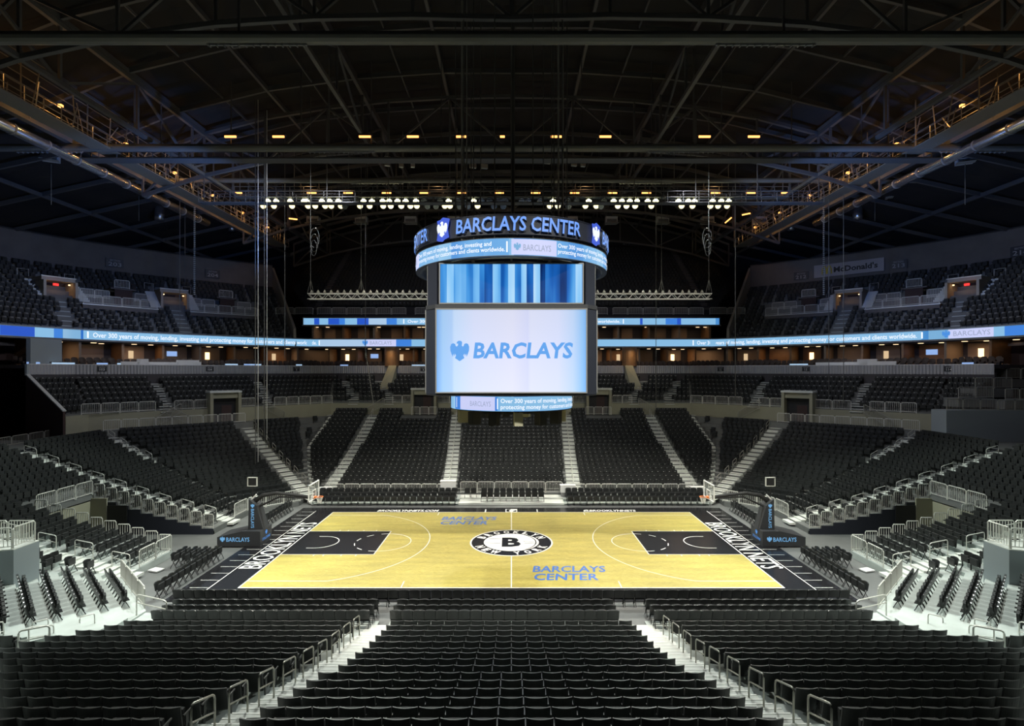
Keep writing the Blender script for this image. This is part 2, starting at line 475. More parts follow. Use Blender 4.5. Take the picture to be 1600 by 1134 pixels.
# walkway behind the last row
far_t.prism([(-22.2, side_y(R_FAR)), (22.2, side_y(R_FAR)), (22.2, side_y(R_FAR) + .9), (-22.2, side_y(R_FAR) + .9)], -.04, tz(R_FAR - 1), 'terrace')
tag(structure(far_t.build('floor_far_terrace')))
near_t = MB()
for r in range(R_NEAR):
    w = cut_near(side_y(r)); w2 = cut_near(side_y(r + 1))
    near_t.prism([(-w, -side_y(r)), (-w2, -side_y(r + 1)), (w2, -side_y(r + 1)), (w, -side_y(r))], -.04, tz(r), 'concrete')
structure(near_t.build('floor_near_terrace'))
for sx, sn in ((-1, 'left'), (1, 'right')):
    def mir(poly):
        q = [(sx * x, y) for x, y in poly]
        return q if sx > 0 else q[::-1]
    t = MB()
    for r in range(R_COR):
        # far corner
        x0, x1 = corner_cut(r, cut_far), corner_cut(r + 1, cut_far)
        j0 = (end_x(r), cor_c(r) - end_x(r)); j1 = (end_x(r + 1), cor_c(r + 1) - end_x(r + 1))
        t.prism(mir([(x0, cor_c(r) - x0), j0, j1, (x1, cor_c(r + 1) - x1)][::-1]), -.04, tz(r), 'terrace')
        # near corner
        x0, x1 = corner_cut(r, cut_near), corner_cut(r + 1, cut_near)
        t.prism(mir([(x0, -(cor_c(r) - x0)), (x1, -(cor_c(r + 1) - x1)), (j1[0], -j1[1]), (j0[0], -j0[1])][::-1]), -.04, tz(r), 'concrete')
        # end rows, cut by the tunnel to the floor
        a, b = end_x(r), end_x(r + 1)
        if r < 10:
            t.prism(mir([(a, VY1), (b, VY1), (b, j1[1]), (a, j0[1])]), -.04, tz(r), 'terrace')
            t.prism(mir([(a, -j0[1]), (b, -j1[1]), (b, VY0), (a, VY0)]), -.04, tz(r), 'concrete' if r < 9 else 'terrace')
        elif r == 10:
            t.prism(mir([(a, -j0[1]), (b, -j1[1]), (b, j1[1]), (a, j0[1])]), tz(r) - .35, tz(r), 'terrace')
        else:
            t.prism(mir([(a, -j0[1]), (b, -j1[1]), (b, j1[1]), (a, j0[1])]), tz(r) - .5, tz(r), 'terrace')
    # flat walkway above the last row
    a, b = R_COR, R_COR + 2.1
    x0, x1 = corner_cut(a, cut_far), corner_cut(b, cut_far)
    t.prism(mir([(x0, cor_c(a) - x0), (end_x(a), cor_c(a) - end_x(a)), (end_x(b), cor_c(b) - end_x(b)), (x1, cor_c(b) - x1)][::-1]), -.04, tz(R_COR - 1) + .6, 'terrace')
    t.prism(mir([(end_x(a), -14), (end_x(a) + 14, -14), (end_x(a) + 14, 12), (end_x(b), 12), (end_x(b), cor_c(b) - end_x(b)), (end_x(a), cor_c(a) - end_x(a))]), 4.6, tz(R_COR - 1), 'terrace')
    structure(t.build('floor_%s_terrace' % sn))
    # tunnel walls
    w = MB()
    w.prism(mir([(20.9, VY1), (30.4, VY1), (30.4, VY1 + .12), (20.9, VY1 + .12)]), -.04, .2, 'darkblue')
    for r in range(10):
        a, b = end_x(r), end_x(r + 1)
        for y0, y1 in ((VY1 - .03, VY1), (VY0, VY0 + .03)):
            w.prism(mir([(a, y0), (b, y0), (b, y1), (a, y1)]), -.04, tz(r) + .02, 'darkblue')
    structure(w.build('wall_%s_tunnel' % sn))
    w = MB()
    w.prism(mir([(29.44, VY0), (29.6, VY0), (29.6, VY1), (29.44, VY1)]), 0, 2.3, 'beige')
    w.prism(mir([(28.3, VY1 - .12), (29.44, VY1 - .12), (29.44, VY1 - .04), (28.3, VY1 - .04)]), 0, 2.5, 'beige')
    w.prism(mir([(26.9, VY1 - .1), (28.3, VY1 - .1), (28.3, VY1 - .04), (26.9, VY1 - .04)]), 0, 2.0, 'black')
    structure(w.build('wall_%s_tunnel_end' % sn))

# ---------------------------------------------------------------- concourse wall, club rows and their fascia
def ring_pts(rs, ys=12.0):
    """polyline of an offset of the bowl's far half, left to right, starting at the end line at y = ys"""
    ex, sy, c = end_x(rs), side_y(rs), cor_c(rs)
    p = [(-ex, ys), (-ex, c - ex), (-(c - sy), sy)]
    return p + [(-x, y) for x, y in p[::-1]]
def ribbon(path, z0, z1, name, mb=None, cap=None, thick=.15):
    """vertical band along a polyline, with run coordinates (metres along, metres up)"""
    mb = mb or MB(); s = 0; run = []
    prev = None
    for p in path:
        if prev is not None: s += hypot(p[0] - prev[0], p[1] - prev[1])
        run.append(s); prev = p
    vs = []; rr = []
    for p, s in zip(path, run):
        vs += [(p[0], p[1], z0), (p[0], p[1], z1)]; rr += [(s, 0, 0), (s, z1 - z0, 0)]
    mb.add(vs, [(2 * i, 2 * i + 2, 2 * i + 3, 2 * i + 1) for i in range(len(path) - 1)], name)
    return mb, rr
def offset_path(path, d):
    """shift a left-to-right path outward (away from the court) by d"""
    out = []
    for i, p in enumerate(path):
        a = path[max(0, i - 1)]; b = path[min(len(path) - 1, i + 1)]
        tx, ty = b[0] - a[0], b[1] - a[1]; l = hypot(tx, ty)
        nx, ny = -ty / l, tx / l
        k = 1.0
        if 0 < i < len(path) - 1:
            t1 = Vector((p[0] - a[0], p[1] - a[1])).normalized(); t2 = Vector((b[0] - p[0], b[1] - p[1])).normalized()
            k = 1 / max(.5, sqrt((1 + t1.dot(t2)) / 2))
        out.append((p[0] + nx * d * k, p[1] + ny * d * k))
    return out
def slab(path, d0, d1, z0, z1, name, mb=None):
    mb = mb or MB(); a = offset_path(path, d0) if d0 else path; b = offset_path(path, d1) if d1 else path
    for i in range(len(path) - 1):
        mb.prism([a[i], a[i + 1], b[i + 1], b[i]], z0, z1, name)
    return mb

RC = 21.9                                    # offset of the concourse wall
cw = ring_pts(RC, 12.1)
def club_path(d):
    p = offset_path(cw, d) if d else list(cw)
    y = 12.1 + .47 * d
    return [(p[0][0], y)] + p[1:-1] + [(p[-1][0], y)]
ZC = 7.35
wc = slab(cw, 0, .25, 4.5, ZC, 'beige')
structure(wc.build('wall_concourse'))
CL_N = 6
cl = MB()
def club_z(k): return ZC + .12 + .5 * k
for k in range(CL_N):
    a, b_ = club_path(.25 + PIT * k), club_path(.25 + PIT * (k + 1) + .02)
    for i in range(len(a) - 1): cl.prism([a[i], a[i + 1], b_[i + 1], b_[i]], club_z(k) - (.8 if k else 3), club_z(k), 'terrace')
structure(cl.build('floor_club_terrace'))
fpath = club_path(.25 + PIT * CL_N + .3)
FZ0, FZ1 = 11.05, 12.0
mb, rr = ribbon(fpath, FZ0, FZ1, 'fascia')
structure(mb.build('trim_fascia', run=rr))
structure(slab(fpath, -.04, .12, FZ1, FZ1 + .07, 'white').build('trim_fascia_cap'))
structure(slab(fpath, .02, 9, FZ1 - .35, FZ1 - .02, 'suite_dark').build('floor_suite_deck'))
structure(slab(fpath, .05, .3, club_z(CL_N - 1) - .6, FZ0 + .2, 'suite_dark').build('wall_club_back'))
# stepped cheek walls at the ends of the club rows
for sx, sn in ((-1, 'left'), (1, 'right')):
    if sx > 0: continue
    w = MB()
    pa_, pb_ = club_path(0)[0], fpath[0]
    a, b_ = (pa_[0], pa_[1] - .05), (pb_[0], pb_[1] - .05)
    vs = [(a[0], a[1], 3.5), (b_[0], b_[1], 3.5), (b_[0], b_[1], FZ0), (a[0], a[1], ZC + .45)]
    vs += [(x - .05, y - .2, z) for x, y, z in vs]
    w.add(vs, [(0, 1, 2, 3), (7, 6, 5, 4), (0, 4, 5, 1), (1, 5, 6, 2), (2, 6, 7, 3), (3, 7, 4, 0)], 'brown')
    w.bar((a[0], a[1] - .1, ZC + .5), (b_[0], b_[1] - .1, FZ0 + .05), .3, .1, 'step')
    w.bar((b_[0], b_[1] - .15, FZ0 - .1), (b_[0], b_[1] - .15, FZ1 + .05), .2, .2, 'podgrey')
    structure(w.build('wall_%s_club_end' % sn))

# ---------------------------------------------------------------- ribbon boards and suites
UP = [(-49.5, 0), (-49.0, 8), (-47.7, 15), (-45.4, 21), (-42.6, 25.3), (-38.2, 29.8), (-33.8, 34), (-29.5, 37.4), (-27.5, 38.6)]
def smooth_path(p, n=3):
    for _ in range(n - 1):
        q = [p[0]]
        for a, b in zip(p[:-1], p[1:]):
            q += [(a[0] * .75 + b[0] * .25, a[1] * .75 + b[1] * .25), (a[0] * .25 + b[0] * .75, a[1] * .25 + b[1] * .75)]
        q.append(p[-1]); p = q
    return p
UPL = smooth_path(UP)
UPATH = UPL + [(-x, y) for x, y in UPL[::-1]]
RZ0, RZ1 = 14.68, 15.75
slen = [0]
for a, b in zip(UPATH[:-1], UPATH[1:]): slen.append(slen[-1] + hypot(b[0] - a[0], b[1] - a[1]))
def on_path(s, off=.0):
    i = int(np.searchsorted(slen, s)) - 1
    i = max(0, min(len(UPATH) - 2, i))
    t = (s - slen[i]) / (slen[i + 1] - slen[i])
    a, b = UPATH[i], UPATH[i + 1]
    l = hypot(b[0] - a[0], b[1] - a[1]); nx, ny = -(b[1] - a[1]) / l, (b[0] - a[0]) / l
    return (a[0] + (b[0] - a[0]) * t + nx * off, a[1] + (b[1] - a[1]) * t + ny * off)
def s_of_px(px):
    """arc length of the ribbon point seen at pixel column px"""
    best = None
    for i in range(len(UPATH)):
        x, y = UPATH[i]; u = 799 + FPX * x / (y - CAM_Y)
        if best is None: best = []
        best.append(u)
    return float(np.interp(px, best, slen))

rb = empty('ribbon_board', (0, 38, RZ0), 'long curved blue display band around the bowl above the suites', 'display board')
rb.location = (0, 0, 0)
mb, rr = ribbon(UPATH, RZ0 + .06, RZ1 - .06, 'led_ribbon')
mb.build('display', rb, run=rr)
fr = MB()
slab(UPATH, -.05, .35, RZ1 - .05, RZ1 + .08, 'podgrey', fr); slab(UPATH, -.03, .6, RZ0 - .12, RZ0 + .05, 'boxgrey', fr)
slab(UPATH, .04, .3, RZ0, RZ1, 'black', fr)
fr.build('casing', rb)
def band(sa, sb, name, off=-.02):
    mb = MB(); n = max(2, int(abs(sb - sa) / 1.0)); vs = []
    for i in range(n + 1):
        x, y = on_path(sa + (sb - sa) * i / n, off)
        vs += [(x, y, RZ0 + .07), (x, y, RZ1 - .07)]
    mb.add(vs, [(2 * i, 2 * i + 2, 2 * i + 3, 2 * i + 1) for i in range(n)], name)
    return mb.build('display_panel', rb)
MSG = 'Over 300 years of moving, lending, investing and protecting money for customers and clients worldwide.'
def ribbon_text(px0, px1, body, name='e_white', size=.52, bold=.012, y0=.3):
    s0, s1 = s_of_px(px0), s_of_px(px1); m = MB()
    def fn(x, y):
        q = on_path(s0 + x, -.045); return (q[0], q[1], RZ0 + y)
    text(m, body, fn, size, name, bold=bold, width=s1 - s0, y0=y0)
    m.build('lettering', rb)
ribbon_text(145, 495, MSG); ribbon_text(1089, 1433, MSG)
for pa, pb, c in ((0, 54, 'led_deep'), (-60, 0, 'led_mid'), (84, 97, 'led_mid'), (573, 619, 'led_pale'), (619, 643, 'led_mid'), (1482, 1553, 'led_pale'), (1570, 1600, 'led_mid'), (1553, 1570, 'led_light'),
                  (130, 500, 'led_light'), (1085, 1440, 'led_light'), (500, 573, 'led_lightest'), (643, 700, 'led_light'), (54, 84, 'led_light'), (930, 1085, 'led_light')):
    band(s_of_px(pa), s_of_px(pb), c)
for p in (137, 499, 1083, 1441):
    m = MB(); s = s_of_px(p); a = on_path(s - .08, -.05); b_ = on_path(s + .08, -.05)
    m.add([(a[0], a[1], RZ0 + .2), (b_[0], b_[1], RZ0 + .2), (b_[0], b_[1], RZ0 + .9), (a[0], a[1], RZ0 + .9)], [(0, 1, 2, 3)], 'e_white'); m.build('divider_mark', rb)
for pa, pb in ((578, 612), (1490, 1548)):
    ribbon_text(pa, pb, 'BARCLAYS', 'e_grey', .5, .005)
    s0 = s_of_px(pa) - .75; m = MB()
    def fn(x, y, s0=s0):
        q = on_path(s0 + x, -.05); return (q[0], q[1], RZ0 + y)
    emblem(m, fn, .8, 'e_eagle', .1, .15); m.build('emblem', rb)

# upper far ribbon
ru = empty('ribbon_board', (0, 0, 0), 'upper short blue display band on the far stand, higher of two', 'display board')
UY = 38.7; U0, U1 = 17.72, 18.62
mb, rr = ribbon([(-28.6, UY), (28.6, UY)], U0, U1, 'led_ribbon'); mb.build('display', ru, run=rr)
f = MB(); f.box((0, UY + .25, U1 + .06), (57.6, .6, .12), 'boxgrey'); f.box((0, UY + .25, U0 - .08), (57.6, .6, .16), 'boxgrey'); f.box((0, UY + .2, (U0 + U1) / 2), (57.4, .3, .9), 'black'); f.build('casing', ru)
def ux(px): return (px - 799) * (UY - CAM_Y) / FPX
for pa, pb, c in ((477, 491, 'led_light'), (491, 499, 'led_deep'), (499, 513, 'led_light'), (513, 530, 'led_deep'), (530, 539, 'led_mid'), (539, 558, 'led_light'), (558, 576, 'led_deep'), (576, 604, 'led_lightest'), (604, 620, 'led_mid'), (620, 680, 'led_light'),
                  (925, 1000, 'led_light'), (1000, 1004, 'led_deep'), (1004, 1040, 'led_light'), (1040, 1058, 'led_mid'), (1058, 1064, 'led_deep'), (1064, 1118, 'led_light')):
    m = MB(); a, b_ = ux(pa), ux(pb); m.add([(a, UY - .02, U0 + .03), (b_, UY - .02, U0 + .03), (b_, UY - .02, U1 - .03), (a, UY - .02, U1 - .03)], [(0, 1, 2, 3)], c); m.build('display_panel', ru)
m = MB(); text(m, 'Over 300 years of moving, lending, investing and protecting money for customers and clients worldwide.', lambda x, y: (x, UY - .04, U0 + y), .42, 'e_white', bold=.012, x0=ux(637), y0=.26, width=ux(969) - ux(637)); m.build('lettering', ru)
for p in (631, 974):
    m = MB(); m.box((ux(p), UY - .04, (U0 + U1) / 2), (.14, .02, .6), 'e_white'); m.build('divider_mark', ru)

# suite interiors: side and far, lower level; far upper level
sd = offset_path(UPATH, 3.8)
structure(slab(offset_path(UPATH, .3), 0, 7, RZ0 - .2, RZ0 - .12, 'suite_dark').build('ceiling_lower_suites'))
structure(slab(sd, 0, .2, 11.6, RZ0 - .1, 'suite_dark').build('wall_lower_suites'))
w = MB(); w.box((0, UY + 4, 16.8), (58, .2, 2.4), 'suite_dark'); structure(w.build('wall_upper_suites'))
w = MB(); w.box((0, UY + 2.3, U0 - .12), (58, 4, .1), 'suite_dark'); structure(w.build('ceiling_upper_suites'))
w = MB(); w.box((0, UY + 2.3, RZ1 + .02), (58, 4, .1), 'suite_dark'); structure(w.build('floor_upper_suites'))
rnd = random.Random(11)
# partitions, warm wall fields, downlights, pictures of the suites
total = slen[-1]
part = MB(); warm = MB(); dl_i = 0
s = s_of_px(60)
k = 0
while s < s_of_px(1560):
    a = on_path(s, .5); b_ = on_path(s, 3.8)
    wood = (k % 3 != 1)
    m = MB(); m.bar((a[0], a[1], (FZ1 + RZ0) / 2), (b_[0], b_[1], (FZ1 + RZ0) / 2), .22, RZ0 - FZ1 - .25, 'wood_wall' if wood else 'suite_wall')
    structure(m.build('wall_suite_partition'))
    # warm wall panel, lit picture and lamps of this suite
    a = on_path(s + .6, 3.68); b_ = on_path(s + 2.6 + rnd.random(), 3.68)
    m = MB(); m.bar((a[0], a[1], 13.2), (b_[0], b_[1], 13.2), .08, 2.3, rnd.choice(['suite_wall', 'wood_wall', 'suite_wall'])); structure(m.build('wall_suite_panel'))
    c = on_path(s + 1.8, 1.7)
    if True:
        area(c[0], c[1], RZ0 - .35, 1.8, 1.0, rnd.choice([5, 12, 26, 38]), (1, .62, .34))
    s += 3.9
    k += 1
for i in range(14):
    x = -27.5 + i * 55 / 13
    m = MB(); m.box((x, UY + 2.2, 16.75), (.25, 3.4, 1.95), 'wood_wall' if i % 2 else 'suite_wall'); structure(m.build('wall_suite_partition'))
    if i < 13 and abs(x + 2.1) > 8:
        m = MB(); m.box((x + 1.3 + (i % 3) * .6, UY + 3.85, 16.8), (1.6, .06, 1.9), 'suite_wall'); structure(m.build('wall_suite_panel'))
        area(x + 1.9, UY + 1.8, U0 - .3, 1.5, 1, 16, (1, .62, .34))

# ---------------------------------------------------------------- upper bowl
def upper_z(k): return RZ1 + .05 + .58 * k
UN = 14
ub = MB()
ends = [i for i, p in enumerate(UPATH)]
LP = [p for p in UPATH if p[0] < -29.0]; RP = [(-x, y) for x, y in LP[::-1]]
for sx, path in ((-1, LP), (1, RP)):
    t = MB()
    for k in range(UN):
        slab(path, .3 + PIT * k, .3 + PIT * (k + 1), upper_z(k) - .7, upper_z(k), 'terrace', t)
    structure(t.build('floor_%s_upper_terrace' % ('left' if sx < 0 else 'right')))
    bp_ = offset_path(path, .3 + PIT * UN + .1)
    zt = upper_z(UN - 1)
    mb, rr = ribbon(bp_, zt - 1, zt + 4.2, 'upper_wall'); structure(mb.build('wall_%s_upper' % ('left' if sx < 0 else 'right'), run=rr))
    structure(slab(bp_, 0, 2.5, zt + 4.1, zt + 4.3, 'upper_dark').build('trim_%s_upper_ledge' % ('left' if sx < 0 else 'right')))
    # sloping parapet that closes the block towards the far stand
    e = path[-1] if sx < 0 else path[0]
    pa = offset_path(path, 0)[-1 if sx < 0 else 0]; pb = offset_path(path, .3 + PIT * UN + .5)[-1 if sx < 0 else 0]
    vs = [(pa[0], pa[1], RZ1 - 1.0), (pb[0], pb[1], zt - 1), (pb[0], pb[1], zt + 3.9), (pa[0] * .985 + pb[0] * .015, pa[1] * .985 + pb[1] * .015, RZ1 + 1.4)]
    dx, dy = (.3 * -sx, .1)
    vs += [(x + dx, y + dy, z) for x, y, z in vs]
    w = MB(); w.add(vs, [(0, 1, 2, 3), (7, 6, 5, 4), (0, 4, 5, 1), (1, 5, 6, 2), (2, 6, 7, 3), (3, 7, 4, 0)], 'parapet'); structure(w.build('wall_%s_parapet' % ('left' if sx < 0 else 'right')))
# far upper deck
fd = MB()
FDN = 22
def fdz(k): return 19.3 + .62 * k
for k in range(FDN):
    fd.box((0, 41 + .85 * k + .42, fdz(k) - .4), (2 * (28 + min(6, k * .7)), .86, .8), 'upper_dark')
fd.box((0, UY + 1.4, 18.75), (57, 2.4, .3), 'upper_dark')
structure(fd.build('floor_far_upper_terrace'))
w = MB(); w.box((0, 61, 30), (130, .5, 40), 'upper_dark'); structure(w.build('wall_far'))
for sx, sn in ((-1, 'left'), (1, 'right')):
    w = MB(); w.box((sx * 66, 10, 22), (.5, 104, 46), 'upper_dark'); structure(w.build('wall_%s' % sn))
    # dark lower hall wall behind the end terraces
    w = MB(); w.box((sx * 50.5, 4, 9.4), (.4, 46, 10.4), 'brown'); w.box((sx * 50.2, 4, 7.0), (.1, 3.2, 3), 'black')
    structure(w.build('wall_%s_lower' % sn))
    w = MB(); w.box((sx * 50.0, -5, RZ0 - .7), (3, 44, .3), 'suite_dark'); structure(w.build('ceiling_%s_lower' % sn))

# ---------------------------------------------------------------- roof
HR = 38.6
def rz(x):
    a = abs(x); b = min(a, 38.5)
    return HR - .003 * b * b - 1.2e-6 * b ** 4 - .22 * (a - b)
rf = MB(); xs = [-64 + 4 * i for i in range(33)]
vs = []
ys = [-50 + 2.5 * i for i in range(46)]
for x in xs:
    for j, y in enumerate(ys):
        vs.append((x, y, rz(x) + .6 + (.12 if j % 2 else -.12)))
ny = len(ys)
rf.add(vs, [(i * ny + j, i * ny + j + 1, (i + 1) * ny + j + 1, (i + 1) * ny + j) for i in range(len(xs) - 1) for j in range(ny - 1)], 'roof')
structure(rf.build('ceiling'))
AX = [-60, -48, -38.5, -30, -22, -14, -6.2, 6.2, 14, 22, 30, 38.5, 48, 60]
for j in range(14):                                        # arched rafters across the hall
    y = -26 + j * 6.5
    m = MB()
    for a, b_ in zip(AX[:-1], AX[1:]):
        m.bar((a, y, rz(a)), (b_, y, rz(b_)), .22, .42, 'roofsteel')
    structure(m.build('beam_rafter'))
for x in AX[1:-1]:                                          # purlins along the hall
    m = MB(); m.bar((x, -34, rz(x) - .1), (x, 60, rz(x) - .1), .24, .4, 'roofsteel'); structure(m.build('beam_purlin'))
for x in (-26, -18, -10, 0, 10, 18, 26, -34, 34):
    m = MB(); m.bar((x, -34, rz(x)), (x, 60, rz(x)), .1, .2, 'roofsteel'); structure(m.build('beam_purlin'))
def truss(pts_top, pts_bot, w=.3, name='roof_truss', label=None, material='roofsteel', thin=.18):
    e = empty(name, pts_bot[0], label, 'roof truss', 'roof trusses over the hall'); e.location = (0, 0, 0)
    c = MB()
    for a, b_ in zip(pts_top[:-1], pts_top[1:]): c.bar(a, b_, w, w, material)
    c.build('top_chord', e)
    c = MB()
    for a, b_ in zip(pts_bot[:-1], pts_bot[1:]): c.bar(a, b_, w, w, material)
    c.build('bottom_chord', e)
    c = MB()
    for i in range(len(pts_top)):
        c.bar(pts_top[i], pts_bot[i], thin, thin, material)
        if i < len(pts_top) - 1:
            if i % 2: c.bar(pts_top[i], pts_bot[i + 1], thin, thin, material)
            else: c.bar(pts_bot[i], pts_top[i + 1], thin, thin, material)
    c.build('web', e)
    return e
for x, nm in ((-30, 'leftmost'), (-14, 'left of centre'), (14, 'right of centre'), (30, 'rightmost')):
    yy = [-30 + 7.5 * i for i in range(12)]
    truss([(x, y, rz(x) - .5) for y in yy], [(x, y, rz(x) - 4.4) for y in yy], label='dark lengthwise steel truss under the roof, %s of four' % nm)
for y, nm, d in ((-3, 'nearest', 5.2), (17, 'second nearest', 5.2), (37, 'third from the front', 5.2), (54, 'farthest', 5)):
    xx = [-36 + 6 * i for i in range(13)]
    truss([(x, y, rz(x) - .4) for x in xx], [(x, y, rz(x) - .5 - d + 1.5 * abs(x) / 36) for x in xx], label='dark cross truss spanning the roof, %s of four' % nm)
# long horizontal tie pipes and catwalks
def cross_beam(y, z, h, label, matn='beamsteel', half=52):
    e = empty('tie_beam', (0, y, z), label, 'beam')
    m = MB(); m.tube([(-half, 0, 0), (half, 0, 0)], h / 2, matn, 12); m.build('pipe', e, smooth=False)
    m = MB()
    for x in (-38, -14, 14, 38):
        m.box((x, 0, -h * .52), (5.5, .12, .12), 'boxgrey')
        for k in range(14): m.box((x - 2.6 + k * .4, 0, -h * .6), (.06, .2, .14), 'boxgrey')
    m.build('bracket', e)
    m = MB()
    for x in (-31, -15, 15, 31): m.bar((x, 0, h / 2), (x, 0, rz(x) - z), .1, .1, 'roofsteel')
    m.build('hanger', e)
    return e
cross_beam(-6.2, 29.75, .68, 'thick grey tie pipe across the roof nearest the camera')
cross_beam(8.6, 29.75, .6, 'second grey tie pipe with blue sheen crossing the hall')
cross_beam(20.5, 31.2, .5, 'third tie pipe above the row of floodlights', half=46)
def catwalk(x0, y0, x1, y1, z, w, label, mt='roofsteel'):
    e = empty('catwalk', (x0, y0, z), label, 'catwalk'); e.location = (0, 0, 0)
    d = Vector((x1 - x0, y1 - y0, 0)); L_ = d.length; d.normalize(); nrm = Vector((-d.y, d.x, 0)) * w / 2
    a, b_ = Vector((x0, y0, z)), Vector((x1, y1, z))
    m = MB(); m.bar(a, b_, w, .08, mt); m.build('deck', e)
    for sgn in (1, -1):
        m = MB()
        for zz in (.5, 1.05): m.bar(a + nrm * sgn + Vector((0, 0, zz)), b_ + nrm * sgn + Vector((0, 0, zz)), .05, .05, mt)
        for k in range(int(L_ / 1.5) + 1):
            q = a + d * min(L_, k * 1.5) + nrm * sgn; m.bar(q, q + Vector((0, 0, 1.05)), .05, .05, mt)
        m.build('guard_rail', e)
    for k in range(int(L_ / 6) + 1):
        m = MB(); q = a + d * min(L_, k * 6); m.bar(q + nrm, q + nrm + Vector((0, 0, max(2.0, rz(q.x) - z - .3))), .07, .07, mt)
        m.build('hanger', e)
    return e
catwalk(-36, 9.9, 36, 9.9, 29.2, 1.1, 'dark catwalk carrying the nearer row of amber work lights')
catwalk(-30, 23.4, 30, 23.4, 30.3, 1.2, 'dark catwalk above the floodlight row', 'beamsteel')
catwalk(-30, 16.5, 30, 16.5, 27.6, .9, 'dark catwalk between the two rows of amber lights')
for sx, nm in ((-1, 'left'), (1, 'right')):
    e = catwalk(sx * 33.6, -4, sx * 33.6, 44, 29.6, 1.6, 'amber-lit service catwalk running along the %s side of the roof' % nm, 'warmsteel')
    m = MB()
    r_ = random.Random(5)
    for k in range(60):
        y = -3 + k * .78; xx = sx * (33.6 + r_.uniform(-1.6, 1.6))
        m.bar((xx, y, 29.4 + r_.random()), (xx + r_.uniform(-.6, .6), y + r_.uniform(-.4, .4), 30.5 + r_.random() * 2.2), .06, .06, 'warmsteel')
    for zz in (31.6, 32.3, 33): m.bar((sx * 34.6, -4, zz), (sx * 34.6, 44, zz), .05, .05, 'warmsteel')
    m.build('conduit', e)
    for y in (-2, 5, 12, 19, 26, 33, 40):
        l = bpy.data.lights.new('catwalk_bulb', 'POINT'); l.energy = 85; l.color = (1, .5, .15); l.shadow_soft_size = .1
        o = bpy.data.objects.new('catwalk_bulb', l); COL.objects.link(o); o.location = (sx * 34.1, y, 31.2)
        m = MB(); m.box((sx * 34.1, y, 31.45), (.25, .25, .2), 'e_orange')
        tag(m.build('bulkhead_lamp'), 'small amber bulkhead lamp, %s along the %s roof catwalk from the front' % (ORD[1 + int((y + 2) / 7)], nm), 'lamp', 'bulkhead lamps on the side catwalks')
    # big round supply duct along the side
    e = empty('air_duct', (sx * 37, 0, 29.3), 'round shiny metal duct along the %s side of the roof with blue sheen' % nm, 'duct'); e.location = (0, 0, 0)
    m = MB(); m.tube([(sx * 37, -8, 29.35), (sx * 37, 30, 29.35)], .42, 'duct', 20); m.build('pipe', e, smooth=True)
    for k in range(13):
        m = MB(); m.tube([(sx * 37, -8 + 3 * k, 29.35), (sx * 37, -7.85 + 3 * k, 29.35)], .46, 'boxgrey', 20); m.build('collar', e)
    # girder below the catwalk
    g = MB(); g.bar((sx * 36.2, -8, 30.6), (sx * 36.2, 46, 30.6), .5, 1.1, 'roofsteel'); structure(g.build('beam_side_girder'))
# ================================================================ court
court = empty('basketball_court', (0, 0, 0), 'yellow timber basketball court with black border and white lines', 'basketball court')
m = MB(); m.box((0, 0, -.02 + .011), (34.6, 18.3, .04), 'black_apron'); m.build('painted_border', court)
m = MB(); m.box((0, 0, .018), (28.65, 15.24, .036), 'maple'); m.build('timber_floor', court)
ZK, ZL = .040, .045
def flat(mb, pts, name, z=ZL): mb.add([(x, y, z) for x, y in pts], [tuple(range(len(pts)))], name)
def line(mb, a, b_, w=.06, name='white_paint', z=ZL):
    a = Vector(a); b_ = Vector(b_); d = (b_ - a).normalized(); q = Vector((-d.y, d.x)) * w / 2
    flat(mb, [a - q, b_ - q, b_ + q, a + q], name, z)
def arc(mb, c, r, a0, a1, w=.06, n=40, name='white_paint', z=ZL, dash=0):
    vs = []; fs = []
    for i in range(n + 1):
        t = radians(a0 + (a1 - a0) * i / n)
        vs += [(c[0] + (r - w / 2) * cos(t), c[1] + (r - w / 2) * sin(t), z), (c[0] + (r + w / 2) * cos(t), c[1] + (r + w / 2) * sin(t), z)]
    for i in range(n):
        if dash and (i // dash) % 2: continue
        fs.append((2 * i, 2 * i + 1, 2 * i + 3, 2 * i + 2))
    mb.add(vs, fs, name)
for sx in (-1, 1):
    m = MB(); x0, x1 = sx * 14.33, sx * 8.53
    flat(m, [(x0, -2.44), (x1, -2.44), (x1, 2.44), (x0, 2.44)][::sx], 'black_apron', ZK)
    m.build('painted_key', court)
L_ = MB()
H = 7.62; B = 14.33
for y in (-H, H): line(L_, (-B - .03, y), (B + .03, y), .08)
for x in (-B, B, 0): line(L_, (x, -H), (x, H), .07 if x else .06)
